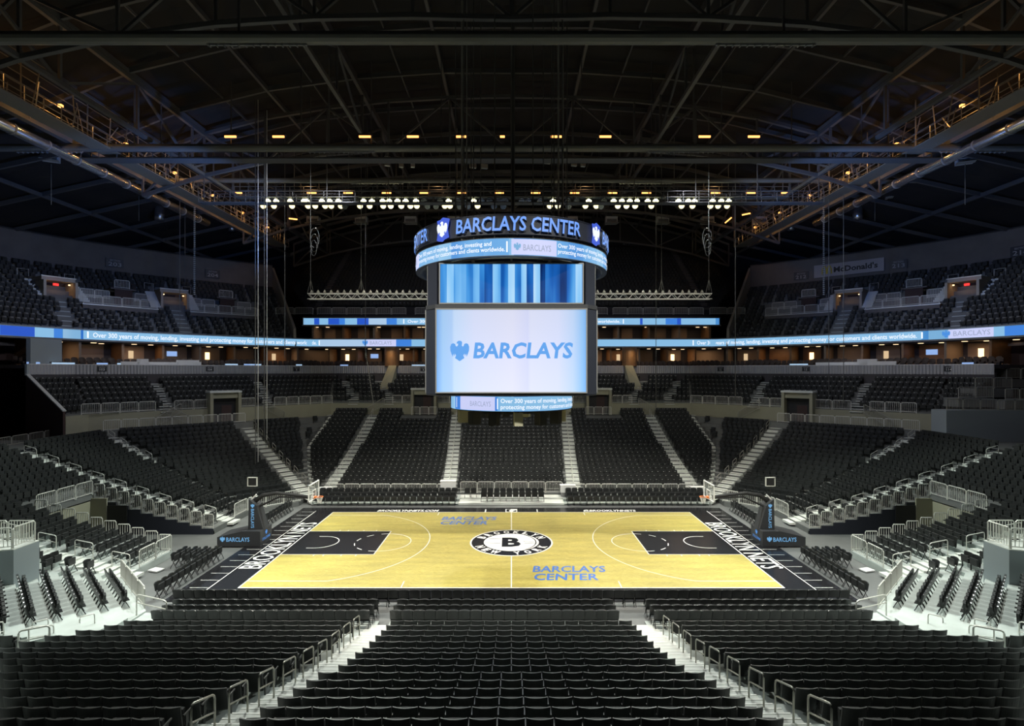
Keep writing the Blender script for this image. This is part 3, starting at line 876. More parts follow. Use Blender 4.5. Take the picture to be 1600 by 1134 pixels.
for sx in (-1, 1):
    for y in (-2.44, 2.44): line(L_, (sx * B, y), (sx * 8.53, y))
    line(L_, (sx * 8.53, -2.44), (sx * 8.53, 2.44))
    hx = sx * 12.73
    a = 0 if sx < 0 else 180
    arc(L_, (hx, 0), 1.22, a - 90, a + 90, n=24)
    for yy in (-1.22, 1.22): line(L_, (hx, yy), (hx - sx * -.45, yy))
    arc(L_, (sx * 8.53, 0), 1.83, a - 90, a + 90, n=30)
    arc(L_, (sx * 8.53, 0), 1.83, a + 90, a + 270, n=22, dash=2)
    th = 67.9
    arc(L_, (hx, 0), 7.24, a - th, a + th, n=60)
    for yy in (-6.71, 6.71): line(L_, (sx * B, yy), (hx - sx * 7.24 * cos(radians(th)), yy))
    for yy in (-H, H):
        line(L_, (sx * 5.8, yy), (sx * 5.8, yy - (.9 if yy > 0 else -.9)), .06)
    for xx in (11.6, 10.5, 9.6, 12.2): 
        for yy in (-2.6, 2.6): line(L_, (sx * xx, yy - .12), (sx * xx, yy + .12), .06)
    line(L_, (sx * 15.85, -8.6), (sx * 15.85, 8.0), .05)
    for k in range(16):
        yy = -7.6 + k * 1.02
        if abs(yy) < 8: line(L_, (sx * 15.9, yy), (sx * 16.9, yy), .035)
for x in (-2.1, 2.1): line(L_, (x, H), (x, H + .9), .1)
L_.build('court_lines', court)
# centre emblem
C_ = MB()
def disc(mb, r, name, z, n=72): flat(mb, [(r * cos(2 * pi * k / n), r * sin(2 * pi * k / n)) for k in range(n)], name, z)
disc(C_, 2.75, 'white_paint', ZL + .002); disc(C_, 2.64, 'black_apron', ZL + .004); disc(C_, 1.83, 'white_paint', ZL + .006)
zb = ZL + .008
for y0, y1, xa, xb in ((.72, .62, -1.55, -.72), (-.18, -.3, -1.75, -.72), (.12, -.05, .8, 1.5), (-.3, -.22, .85, 1.8)):
    line(C_, (xa, y0), (xb, y1), .05, 'black_apron', zb)
arc(C_, (-.35, 0), 1.98, -52, 52, .07, 30, 'black_apron', zb)
arc(C_, (-.1, .0), 1.95, 10, 62, .05, 20, 'black_apron', zb); arc(C_, (-.1, 0), 1.95, -100, -15, .05, 24, 'black_apron', zb)
text(C_, 'B', lambda x, y: (x, y, zb + .002), 1.75, 'black_apron', bold=.045, width=1.25, y0=-.88, x0=0, center=True)
def arc_text(mb, body, r, a0, step, flip):
    for i, ch in enumerate(body):
        if ch == ' ': continue
        t = radians(a0 + (step * i))
        up = Vector((cos(t), sin(t))) * (-1 if flip else 1); rt = Vector((up.y, -up.x))
        c = Vector((cos(t), sin(t))) * r
        text(mb, ch, lambda x, y: ((c + rt * x + up * y).x, (c + rt * x + up * y).y, zb), .52, 'white_paint', bold=.05, center=True, y0=-.26, width=.42 if ch != 'W' else .6)
arc_text(C_, 'BROOKLYN', 2.23, 154, -18.3, False)
arc_text(C_, 'NEW YORK', 2.23, 206, 18.3, True)
C_.build('centre_emblem', court)
for sx in (-1, 1):
    m = MB()
    if sx < 0: f = lambda x, y: (-14.48 - y, -4.75 + x, ZL)
    else: f = lambda x, y: (14.48 + y, 4.75 - x, ZL)
    text(m, 'BROOKLYN NETS', lambda x, y: ((-14.5 - y, -4.85 + x, ZL + .002) if sx < 0 else (14.5 + y, 4.6 - x, ZL + .002)), 1.24, 'white_paint', bold=.01, width=9.45)
    m.build('baseline_lettering', court)
for bx, y0, y1 in ((-5.35, 5.35, 4.15), (1.2, -5.35, -6.55)):
    m = MB()
    wd = 4.15
    text(m, 'BARCLAYS', lambda x, y: (bx + x + y * .12, y0 + y, ZL), .92, 'blue_paint', bold=.02, width=wd)
    text(m, 'CENTER', lambda x, y: (bx + x + y * .12, y1 + y, ZL), .92, 'blue_paint', bold=.02, width=wd * .86)
    m.build('court_lettering', court)
m = MB(); text(m, 'BROOKLYNNETS.COM', lambda x, y: (-10.9 + x, 7.95 + y, ZL - .02), .5, 'white_paint', bold=.04, width=5.0, shear=.2); m.build('border_lettering', court)
m = MB(); text(m, '@BROOKLYNNETS', lambda x, y: (5.85 + x, 7.95 + y, ZL - .02), .5, 'white_paint', bold=.04, width=4.3, shear=.2); m.build('border_lettering', court)
m = MB(); flat(m, [(-.48, 7.75), (.48, 7.75), (.48, 8.7), (-.48, 8.7)], 'white_paint', ZL - .02)
flat(m, [(-.4, 7.85), (-.12, 7.85), (-.2, 8.2), (-.02, 8.6), (-.4, 8.6)], 'black_apron', ZL - .015); flat(m, [(.1, 7.85), (.4, 7.85), (.4, 8.35), (.2, 8.1)], 'black_apron', ZL - .015)
m.build('border_badge', court)

# ================================================================ seats
# kind 1: fixed stadium seat, folded up; local origin on the tread below the backrest, facing +y
def curved_back(w, z0, z1, nx, nz, y0, lean, t, curve, name, mb, edge=None, round_top=.0):
    g = []
    for face in (0, 1):
        for j in range(nz + 1):
            for i in range(nx + 1):
                u = i / nx * 2 - 1; v = j / nz
                x = u * w / 2; z = z0 + (z1 - z0) * v - round_top * abs(u) ** 3 * (v > .99)
                y = y0 - lean * v + curve * (u * u) + (-t if face else 0)
                g.append((x, y, z))
    n = (nx + 1) * (nz + 1); W_ = nx + 1
    fs = []
    for j in range(nz):
        for i in range(nx):
            a = j * W_ + i
            fs.append((a, a + 1, a + 1 + W_, a + W_)); fs.append((n + a, n + a + W_, n + a + 1 + W_, n + a + 1))
    mb.add(g, fs, name)
    ed = []
    for i in range(nx): ed.append((nz * W_ + i, nz * W_ + i + 1, n + nz * W_ + i + 1, n + nz * W_ + i))
    mb.add(g, ed, edge or name)
    ed = []
    for i in range(nx): ed.append((i, n + i, n + i + 1, i + 1))
    for j in range(nz):
        ed.append((j * W_, (j + 1) * W_, n + (j + 1) * W_, n + j * W_)); ed.append((j * W_ + nx, n + j * W_ + nx, n + (j + 1) * W_ + nx, (j + 1) * W_ + nx))
    mb.add(g, ed, name)
    return mb
def seat_parts():
    P_ = []
    b = curved_back(.518, .3, .86, 8, 5, 0, .09, .03, .055, 'seat', MB(), 'seat_edge', 0); P_.append(('backrest', b, True))
    b = MB(); b.box((0, .005, .5), (.1, .03, .1), 'seat'); curved_back(.45, .34, .72, 6, 3, .16, -.02, .09, -.015, 'seat_pad', b); P_.append(('folded_cushion', b, False))
    b = MB(); b.box((.275, .17, .62), (.028, .28, .035), 'seat'); b.box((.275, .14, .5), (.026, .1, .24), 'seat'); P_.append(('armrest', b, False))
    b = MB(); b.box((.275, .11, .2), (.026, .08, .4), 'seat'); b.box((.275, .14, .015), (.028, .24, .03), 'seat'); P_.append(('bracket', b, False))
    b = MB(); b.box((0, .168, .66), (.045, .012, .025), 'plate'); P_.append(('number_plate', b, False))
    return P_
def chair_parts():
    P_ = []
    b = curved_back(.485, .46, .87, 8, 3, -.02, .07, .06, .03, 'vinyl', MB(), 'vinyl_shine', .055); P_.append(('backrest', b, True))
    b = MB(); curved_back(.45, .38, .78, 6, 2, .16, -.02, .1, -.02, 'vinyl', b, 'vinyl_shine', .03); P_.append(('seat', b, True))
    for sx in (-1, 1):
        b = MB(); x = sx * .235
        b.tube([(x, -.08, .84), (x, .0, .5), (x, .24, .02)], .018, 'chair_frame', 5); P_.append(('front_leg', b, False))
        b = MB(); b.tube([(x * .93, .14, .5), (x * .93, -.12, .02)], .018, 'chair_frame', 5); P_.append(('rear_leg', b, False))
    b = MB(); b.box((0, .12, .36), (.42, .26, .03), 'chair_frame'); b.tube([(-.22, -.1, .07), (.22, -.1, .07)], .01, 'chair_frame', 5); b.tube([(-.22, .2, .1), (.22, .2, .1)], .01, 'chair_frame', 5); P_.append(('stretcher', b, False))
    return P_
def far_seat(plate=True):
    b = MB(); curved_back(.525, .3, .86, 4, 1, 0, .09, .04, .055, 'seat', b, 'seat_edge'); curved_back(.45, .34, .7, 1, 1, .17, -.02, .1, 0, 'seat_pad', b)
    b.box((.272, .1, .6), (.045, .34, .06), 'seat'); b.box((.272, .06, .3), (.03, .06, .6), 'seat')
    if plate: b.add([(-.035, .17, .73), (.035, .17, .73), (.035, .165, .765), (-.035, .165, .765)], [(0, 1, 2, 3)], 'plate')
    return b
def far_chair():
    b = MB(); curved_back(.48, .46, .86, 4, 1, -.02, .07, .05, .03, 'vinyl', b, 'vinyl_shine', .04)
    curved_back(.43, .42, .78, 2, 1, .14, -.02, .07, 0, 'vinyl', b, 'vinyl_shine', 0)
    for x in (-.23, .23):
        b.bar((x, -.0, .5), (x, .24, .02), .024, .024, 'chair_frame'); b.bar((x, .14, .5), (x, -.12, .02), .024, .024, 'chair_frame')
    b.bar((-.23, .22, .05), (.23, .22, .05), .02, .02, 'chair_frame')
    return b

SEATS = []        # (kind, x, y, z, rot, block, row, index, side words)
PIT_S = .55
def put_row(kind, ax, ay, bx, by, z, rot, block, row, skip=None, pitch=PIT_S, frm='left'):
    L0 = hypot(bx - ax, by - ay)
    n = int(L0 / pitch + .001)
    if n <= 0: return
    off = (L0 - n * pitch) / 2
    for i in range(n):
        t = (off + (i + .5) * pitch) / L0
        x, y = ax + (bx - ax) * t, ay + (by - ay) * t
        if skip and skip(x, y): continue
        SEATS.append((kind, x, y, z, rot, block, row, (i + 1) if frm == 'left' else (n - i), frm))
# near side rows, facing the court (+y)
BK = {0: 'centre block', -1: 'left-hand block', 1: 'right-hand block'}
for r in range(0, 15):
    y = -(side_y(r) + .72); hw = 5.05 + .02 * r
    put_row('seat', -hw, y, hw, y, tz(r), 0, 'centre block', r)
    lo = 16.0 + .32 * r
    put_row('seat', -lo, y, -(6.45 + .02 * r), y, tz(r), 0, 'left-hand block', r, frm='right')
    put_row('seat', 6.45 + .02 * r, y, lo, y, tz(r), 0, 'right-hand block', r)
    if r >= 3:
        hi = cut_near(-y) - .5
        put_row('seat', -hi, y, -lo - 1.15, y, tz(r), 0, 'outer left block', r, frm='right')
        put_row('seat', lo + 1.15, y, hi, y, tz(r), 0, 'outer right block', r)
# far rows, facing the camera
def far_skip(x, y): return False
for r in range(R_FAR):
    y = side_y(r) + .72; c = 5.0 + .05 * r
    z = tz(r)
    if r >= 19:   # tunnel mouths to the concourse
        pass
    for a, b_ in ((-c, c), (c + 1.35, 16.2), (-16.2, -c - 1.35), (17.5, cut_far(y) - .35), (-cut_far(y) + .35, -17.5)):
        def sk(x, y_, r=r): return (r >= 18 and 9.2 < abs(x) < 13.4)
        put_row('seat', a, y, b_, y, z, pi, 'far stand', r, sk)
# corners and ends
POD = (23.0, 29.5, -11.2, -8.6)
for sx in (-1, 1):
    rot_e = -pi / 2 if sx < 0 else pi / 2
    word = 'left' if sx < 0 else 'right'
    for r in range(R_COR):
        z = tz(r); c = cor_c(r) + 1.02; xj = end_x(r) + .72
        kind = 'chair' if r < 4 else 'seat'
        # end rows: near part, middle part above the tunnel, far part
        yj = c - xj
        pod = lambda x, y: POD[0] < abs(x) < POD[1] and POD[2] < y < POD[3]
        put_row('chair' if r < 3 else 'seat', sx * xj, -yj + .1, sx * xj, -7.0, z, rot_e, '%s end stand' % word, r, pod)
        if r < 11:
            put_row(kind, sx * xj, -5.75, sx * xj, VY0 - .12, z, rot_e, '%s end stand' % word, r)
            put_row('seat' if r >= 4 else 'chair', sx * xj, VY1 + .12, sx * xj, 3.75, z, rot_e, '%s end stand beyond tunnel' % word, r)
        else:
            put_row('seat', sx * xj, -5.75, sx * xj, 3.75, z, rot_e, '%s end stand' % word, r)
        ys = 5.05
        yend = yj - (.75 if r >= 12 else .1)
        put_row(kind if r < 3 else 'seat', sx * xj, ys, sx * xj, yend, z, rot_e, '%s end stand beyond tunnel' % word, r)
        # far corner
        rot_c = atan2(-(-sx), -(-1)) if False else (pi + pi / 4 * sx * -1)
        rot_c = {-1: -pi * 3 / 4, 1: pi * 3 / 4}[sx]
        A = (28.2 - (18 - r) * .6, 21.7 - (18 - r) * .6)          # aisle point on this row
        jx, jy = xj, yj
        g = .5 if r >= 12 else .1
        put_row(kind if r < 3 else 'seat', sx * (jx - g), jy + g, sx * (A[0] + .95), A[1] - .45, z, rot_c, '%s far corner' % word, r)
        if r >= 6:
            xc = corner_cut(r, cut_far) + .55
            yc = c - xc
            if r > 13:
                t = (r - 14) / 4
                xm = 22.4 + t * 1.3
                put_row('seat', sx * (A[0] - .1), A[1] + 1.0 * .9, sx * (xm + .5), c - xm - .5, z, rot_c, '%s far corner' % word, r)
                put_row('seat', sx * (xm - .5), c - xm + .5, sx * xc, yc, z, rot_c, '%s far corner' % word, r)
            else:
                put_row('seat', sx * (A[0] - .1), A[1] + .9, sx * xc, yc, z, rot_c, '%s far corner' % word, r)
        # near corner
        rot_n = {-1: -pi / 4, 1: pi / 4}[sx]
        xe = max(18.0 + .3 * r, corner_cut(r, cut_near) + 1.0)
        put_row('chair' if r < 5 else 'seat', sx * (xj - .5), -(yj + .5), sx * xe, -(c - xe), z, rot_n, '%s near corner' % word, r, pod)
# loose padded chairs round the court
for i, (y, z, ax) in enumerate(((-9.8, .0, 16.5), (-10.9, .0, 15.9), (-11.65, .06, 15.9), (-12.4, .15, 15.9))):
    nm = ['front courtside row', 'second courtside row', 'third courtside row', 'fourth courtside row'][i]
    if i == 0: put_row('chair', -ax, y, ax, y, z, 0, nm, i, pitch=.52)
    else:
        put_row('chair', -ax, y, -6.0, y, z, 0, nm + ' left piece', i, pitch=.5); put_row('chair', -5.3, y, 4.7, y, z, 0, nm + ' middle piece', i, pitch=.5)
        put_row('chair', 6.1, y, ax, y, z, 0, nm + ' right piece', i, pitch=.5)
for i, (y, z) in enumerate(((9.9, 0.0), (10.75, .14), (11.6, .28))):
    for a, b_ in ((-17.0, -4.55), (4.55, 17.0)):
        put_row('chair', a, y, b_, y, z, pi, 'far courtside rows', i)
for i, (y, z) in enumerate(((10.75, .14), (11.5, .28))):
    put_row('chair', -2.9, y, 3.1, y, z, pi, 'far courtside rows', i)
put_row('chair', -4.15, 11.5, -3.0, 11.5, .28, pi, 'far courtside rows', 1)
for sx in (-1, 1):
    rot_e = -pi / 2 if sx < 0 else pi / 2; word = 'left' if sx < 0 else 'right'
    put_row('chair', sx * 17.7, -9.2, sx * 17.7, -3.0, 0, rot_e, '%s baseline' % word, 0)
    for k in (1, 2, 3):
        put_row('chair', sx * (17.7 + .62 * k), -4.9, sx * (17.7 + .62 * k), -3.1, 0, rot_e, '%s baseline' % word, k)
    put_row('chair', sx * 18.05, 2.6, sx * 18.05, 8.6, 0, rot_e, '%s baseline beyond hoop' % word, 0)
# club rows
def at_len(path, s, off):
    acc = 0
    for a, b_ in zip(path[:-1], path[1:]):
        l = hypot(b_[0] - a[0], b_[1] - a[1])
        if acc + l >= s or b_ == path[-1]:
            t = (s - acc) / l
            nx, ny = -(b_[1] - a[1]) / l, (b_[0] - a[0]) / l
            return (a[0] + (b_[0] - a[0]) * t + nx * off, a[1] + (b_[1] - a[1]) * t + ny * off, atan2(ny, nx))
        acc += l
def px_of(x, y): return 799 + FPX * x / (y - CAM_Y)
club_aisles = [250, 410, 545, 600, 998, 1053, 1188, 1348]
for k in range(CL_N):
    pth = club_path(.25 + PIT * k + .72)
    for a, b_ in zip(pth[:-1], pth[1:]):
        l = hypot(b_[0] - a[0], b_[1] - a[1]); nx, ny = -(b_[1] - a[1]) / l, (b_[0] - a[0]) / l
        ang = atan2(-ny, -nx) - pi / 2
        def sk(x, y):
            u = px_of(x, y); w = .62 * FPX / (y - CAM_Y)
            return any(abs(u - (q + (k - 2.5) * (-4 if q < 799 else 4))) < w for q in club_aisles) or (k < 2 and any(q0 < u < q1 for q0, q1 in ((328, 372), (644, 684), (1226, 1270), (914, 954))))
        put_row('seat', a[0], a[1], b_[0], b_[1], club_z(k), ang, 'club', k, sk)
# upper side rows
US = [s_of_px(q) for q in (98, 284)]
def upper_skip(k):
    def f(x, y):
        u = px_of(x, y)
        if u > 799: u = 1598 - u
        for (q, d) in ((100, -1.2), (284, -3.2)):
            c = q + d * (k - 6) if q == 284 else q + d * (k - 3)
            w = 9.5 if k < 6 else 17 if k < 11 else 9
            if k < 6:
                if abs(u - (q + d * (k - 3))) < 10: return True
            elif k < 11:
                if abs(u - (q + d * (k - 3))) < 34: return True
        if 5 <= k < 9 and (124 < u < 250 or 290 < u < 405): return True
        return False
    return f
for sx, path in ((-1, LP), (1, RP)):
    for k in range(UN):
        pth = offset_path(path, .3 + PIT * k + .7)
        tot = 0
        for a, b_ in zip(pth[:-1], pth[1:]):
            l = hypot(b_[0] - a[0], b_[1] - a[1]); nx, ny = -(b_[1] - a[1]) / l, (b_[0] - a[0]) / l
            put_row('seat', a[0], a[1], b_[0], b_[1], upper_z(k), atan2(-ny, -nx) - pi / 2, 'upper', k, upper_skip(k))
for k in range(2, FDN):
    h = 27.5 + min(6, k * .7)
    for a, b_ in ((-h, -28.8), (-27.6, -9.5), (-8.3, 8.3), (9.5, 27.6), (28.8, h)):
        if b_ > a: put_row('seat', a, 41 + .85 * k + .7, b_, 41 + .85 * k + .7, fdz(k), pi, 'upper far', k)

def in_view(s):
    _, x, y, z = s[:4]
    Z = y - CAM_Y
    if Z < 1: return False
    u = 799 + FPX * x / Z; v = 578.5 + FPX * (CAM_Z - z - .86) / Z
    return -8 < u < 1608 and -10 < v < 1130
def dist(s): return s[2] - CAM_Y
def hidden(s):
    return False
near_seats = sorted([s for s in SEATS if s[0] == 'seat' and in_view(s)], key=dist)
near_chairs = sorted([s for s in SEATS if s[0] == 'chair' and in_view(s)], key=dist)
solo = {'seat': near_seats[:300], 'chair': near_chairs[:300]}
rest = {'seat': near_seats[300:], 'chair': near_chairs[300:]}
print('SEATS', len(near_seats), 'CHAIRS', len(near_chairs))

def proto(name, parts):
    e = bpy.data.objects.new(name, None); COL.objects.link(e); e.empty_display_size = .2
    for nm, mb, sm in parts:
        o = mb.build(nm, e, smooth=False)
        if sm and False: pass
    return e
def dup(root):
    r = root.copy(); COL.objects.link(r)
    for ch in root.children:
        c = ch.copy(); COL.objects.link(c); c.parent = r
    return r
BKT = {'centre block': 'centre block', 'left-hand block': 'left block', 'right-hand block': 'right block', 'outer left block': 'outer left block', 'outer right block': 'outer right block'}
for kind, nm, parts in (('seat', 'stadium_seat', seat_parts()), ('chair', 'folding_chair', chair_parts())):
    p = proto(nm, parts); first = True
    for s in solo[kind]:
        o = p if first else dup(p); first = False
        _, x, y, z, rot, block, row, idx, frm = s
        o.location = (x, y, z + .002); o.rotation_euler.z = rot
        if kind == 'seat':
            if 'block' in block:
                aisle = {'centre block': 'left aisle', 'left-hand block': 'its right aisle', 'right-hand block': 'its left aisle', 'outer left block': 'its right aisle', 'outer right block': 'its left aisle'}[block]
                o['label'] = 'black tip-up seat, %s, %s row above courtside chairs, %s from %s' % (BKT[block], ORD[row + 1], ORD[idx], aisle)
            else:
                o['label'] = 'black tip-up seat, %s, %s row from the floor, %s along' % (block, ORD[row + 1], ORD[idx])
            tag(o, cat='seat', group='black tip-up stadium seats')
        else:
            o['label'] = 'black padded folding chair, %s, %s row from court, %s along' % (block.replace('fourth courtside row', 'courtside').replace('third courtside row', 'courtside').replace('second courtside row', 'courtside').replace('front courtside row', 'courtside'), ORD[row + 1], ORD[idx])
            tag(o, cat='chair', group='black padded folding chairs')
def mass(name, groups, label, cat, group):
    """one mesh of many copies of low-detail templates: groups = [(template, items)]"""
    co_, LL_, lt_, mi_, mats_, base = [], [], [], [], [], 0
    for tmpl, items in groups:
        if not items: continue
        V = np.array(tmpl.v, dtype=np.float64); n = len(V); F = tmpl.f; N = len(items)
        loops = np.array([i for f in F for i in f]); lt = np.array([len(f) for f in F])
        for k in tmpl.mats:
            if k not in mats_: mats_.append(k)
        mm_ = np.array([mats_.index(tmpl.mats[i]) for i in tmpl.m])
        X = np.array([[s[1], s[2], s[3] + .002] for s in items]); A = np.array([s[4] for s in items])
        c, sn = np.cos(A)[:, None], np.sin(A)[:, None]
        VX = V[None, :, 0] * c - V[None, :, 1] * sn + X[:, 0:1]
        VY = V[None, :, 0] * sn + V[None, :, 1] * c + X[:, 1:2]
        VZ = np.repeat(V[None, :, 2], N, 0) + X[:, 2:3]
        co_.append(np.stack([VX, VY, VZ], 2).reshape(-1))
        LL_.append((loops[None, :] + (np.arange(N) * n)[:, None]).reshape(-1) + base)
        lt_.append(np.tile(lt, N)); mi_.append(np.tile(mm_, N)); base += N * n
    co, LL, lts, mi = map(np.concatenate, (co_, LL_, lt_, mi_))
    me = bpy.data.meshes.new(name)
    me.vertices.add(base); me.vertices.foreach_set('co', co)
    me.loops.add(len(LL)); me.loops.foreach_set('vertex_index', LL)
    st = np.concatenate([[0], np.cumsum(lts)[:-1]])
    me.polygons.add(len(lts)); me.polygons.foreach_set('loop_start', st); me.polygons.foreach_set('loop_total', lts)
    for k in mats_: me.materials.append(M[k])
    me.polygons.foreach_set('material_index', mi)
    me.update(calc_edges=True); me.validate()
    o = bpy.data.objects.new(name, me); COL.objects.link(o)
    return tag(o, label, cat, group, 'stuff')
fs_plate = far_seat()
fs_plain = far_seat(False)
mass('stadium_seats', [(fs_plate, [s for s in rest['seat'] if s[5] in ('far stand', 'club')]), (fs_plain, [s for s in rest['seat'] if s[5] not in ('far stand', 'club')])], 'remaining thousands of black tip-up seats filling the far stands', 'seats', 'black tip-up stadium seats')
if rest['chair']:
    mass('folding_chairs', [(far_chair(), rest['chair'])], 'remaining black folding chairs on the lowest far rows', 'chairs', 'black padded folding chairs')

# ================================================================ stairs in the aisles
def stair(name, px, py, dx, dy, w, r0, r1, zf, pitch=PIT, base=0.0, mt='step', nose='nosing'):
    """steps going outward along (dx, dy) from (px, py) = inner edge of row r0"""
    m = MB(); qx, qy = -dy * w / 2, dx * w / 2
    def stp(d0, d1, z, h):
        a = (px + dx * d0, py + dy * d0); b_ = (px + dx * d1, py + dy * d1)
        poly = [(a[0] - qx, a[1] - qy), (b_[0] - qx, b_[1] - qy), (b_[0] + qx, b_[1] + qy), (a[0] + qx, a[1] + qy)]
        m.prism(poly, z - h, z, mt)
        c = (px + dx * (d0 + .05), py + dy * (d0 + .05))
        poly = [(a[0] - qx, a[1] - qy), (c[0] - qx, c[1] - qy), (c[0] + qx, c[1] + qy), (a[0] + qx, a[1] + qy)]
        m.prism(poly, z, z + .008, nose)
    for i, r in enumerate(range(r0, r1 + 1)):
        z = zf(r); zp = zf(r - 1)
        d = i * pitch
        stp(d - .42, d, (z + zp) / 2 + .01, (z - zp) / 2 + .02)
        stp(d, d + pitch, z + .012, .03)
    return structure(m.build(name))
for sx in (-1, 1):
    stair('floor_near_stair', sx * 5.78, -side_y(0), sx * .02, -1, 1.25, 0, 14, tz)
    stair('floor_far_stair', sx * 5.72, side_y(0), sx * .055, 1, 1.25, 0, R_FAR - 1, tz)
    stair('floor_far_stair', sx * 16.85, side_y(0), 0, 1, 1.2, 0, R_FAR - 1, tz)
    stair('floor_end_stair', sx * end_x(0), -6.38, sx, 0, 1.1, 0, 14, tz)
    stair('floor_end_stair', sx * end_x(0), 4.4, sx, 0, 1.1, 0, R_COR - 1, tz)
    k = sqrt(.5)
    # corner aisle between the two far corner blocks
    stair('floor_corner_stair', sx * (28.2 - .6 * 18 - .3), 21.7 - .6 * 18 + .0, sx * k, k, 1.1, 0, R_COR - 1, tz)
    # aisle on the corner mitre
    j = end_x(12); stair('floor_mitre_stair', sx * j, cor_c(12) - j, sx * .924, .383, 1.0, 12, R_COR - 1, tz, pitch=.92)
    # stair along the seam of far stand and corner
    pts = [(18.5, 14.3, 2), (19.8, 16.8, 5), (22.35, 22.9, 11)]
    d = Vector((pts[2][0] - pts[0][0], pts[2][1] - pts[0][1])).normalized()
    stair('floor_seam_stair', sx * pts[0][0], pts[0][1], sx * d.x, d.y, .9, 1, 11, lambda r: tz(r) + .05, pitch=PIT / d.y)
    stair('floor_seam_stair', sx * 22.0, side_y(11), 0, 1, .9, 11, R_FAR - 1, tz)
# club stairs
for q in club_aisles:
    m = MB()
    for k in range(CL_N):
        best = None
        pth = club_path(.25 + PIT * k)
        tgt = q + (k - 2.5) * (-4 if q < 799 else 4)
        for a, b_ in zip(pth[:-1], pth[1:]):
            for i in range(81):
                t = i / 80; x, y = a[0] + (b_[0] - a[0]) * t, a[1] + (b_[1] - a[1]) * t
                e = abs(px_of(x, y) - tgt)
                if best is None or e < best[0]: best = (e, x, y, atan2(b_[1] - a[1], b_[0] - a[0]))
        _, x, y, an = best
        nx, ny = -sin(an), cos(an)
        m.box((x + nx * .42, y + ny * .42, club_z(k) + .01), (1.15, .84, .03), 'step', an)
        m.box((x - nx * .2, y - ny * .2, club_z(k) - .24), (1.15, .4, .06), 'step', an)
        m.box((x + nx * .04, y + ny * .04, club_z(k) + .03), (1.15, .06, .02), 'nosing', an)
    structure(m.build('floor_club_stair'))
# ================================================================ rails
def guard(label, pts, h=1.0, panel=1.45, mt='steel', group=None, name='guard_rail', r=.034):
    """guard rail of framed baluster panels standing on the polyline pts (feet)"""
    e = empty(name, pts[0], label, 'railing', group); e.location = (0, 0, 0)
    for a, b_ in zip(pts[:-1], pts[1:]):
        a = Vector(a); b_ = Vector(b_); n = max(1, round((b_ - a).length / panel))
        for i in range(n):
            p = a.lerp(b_, (i + .03) / n); q = a.lerp(b_, (i + .97) / n)
            m = MB(); u = Vector((0, 0, 1))
            m.tube([p, p + u * (h - .08), p.lerp(q, .06) + u * h, p.lerp(q, .94) + u * h, q + u * (h - .08), q], r, mt, 5)
            m.tube([p + u * .12, q + u * .12], r * .8, mt, 5)
            k = max(3, int((q - p).length / .14))
            for j in range(1, k):
                s = p.lerp(q, j / k); m.bar(s + u * .12, s + u * (h - .02), .024, .024, mt)
            m.build('rail_panel', e)
    return e
def loop_rail(label, a, b_, h0=.9, mt='aisle_steel', group='looped handrails beside the aisle stairs', r=.024, mid=True):
    """inverted-U handrail from foot a (high end) to foot b"""
    a = Vector(a); b_ = Vector(b_); u = Vector((0, 0, 1))
    e = empty('aisle_handrail', a, label, 'handrail', group); e.location = (0, 0, 0)
    m = MB(); A = a + u * h0; B_ = b_ + u * h0; d = (B_ - A)
    m.tube([a, A - u * .1, A + d * .03 - u * .03, A + d * .1, B_ - d * .1, B_ - d * .03 - u * .03, B_ - u * .1, b_], r, mt, 7)
    m.build('hoop', e, smooth=True)
    if mid:
        m = MB(); m.tube([A - u * .38, B_ - u * .38], r * .8, mt, 6); m.build('mid_bar', e)
    return e
# near aisles
for sx, word in ((-1, 'left'), (1, 'right')):
    for i, r in enumerate((0, 1.5, 3.1, 4.7, 6.2, 7.9, 9.6, 11.3, 13.0)):
        y0 = -(side_y(0) + r * PIT + .45); y1 = y0 - .85
        z0 = float(np.interp(r, range(16), [tz(k) for k in range(16)])) ; z1 = float(np.interp(r + 1, range(17), [tz(k) for k in range(17)]))
        x = sx * 6.32
        loop_rail('steel looped handrail, %s near aisle, %s up from the court' % (word, ORD[i + 1]), (x, y0, z0), (x, y1, z1), .93, 'aisle_steel')
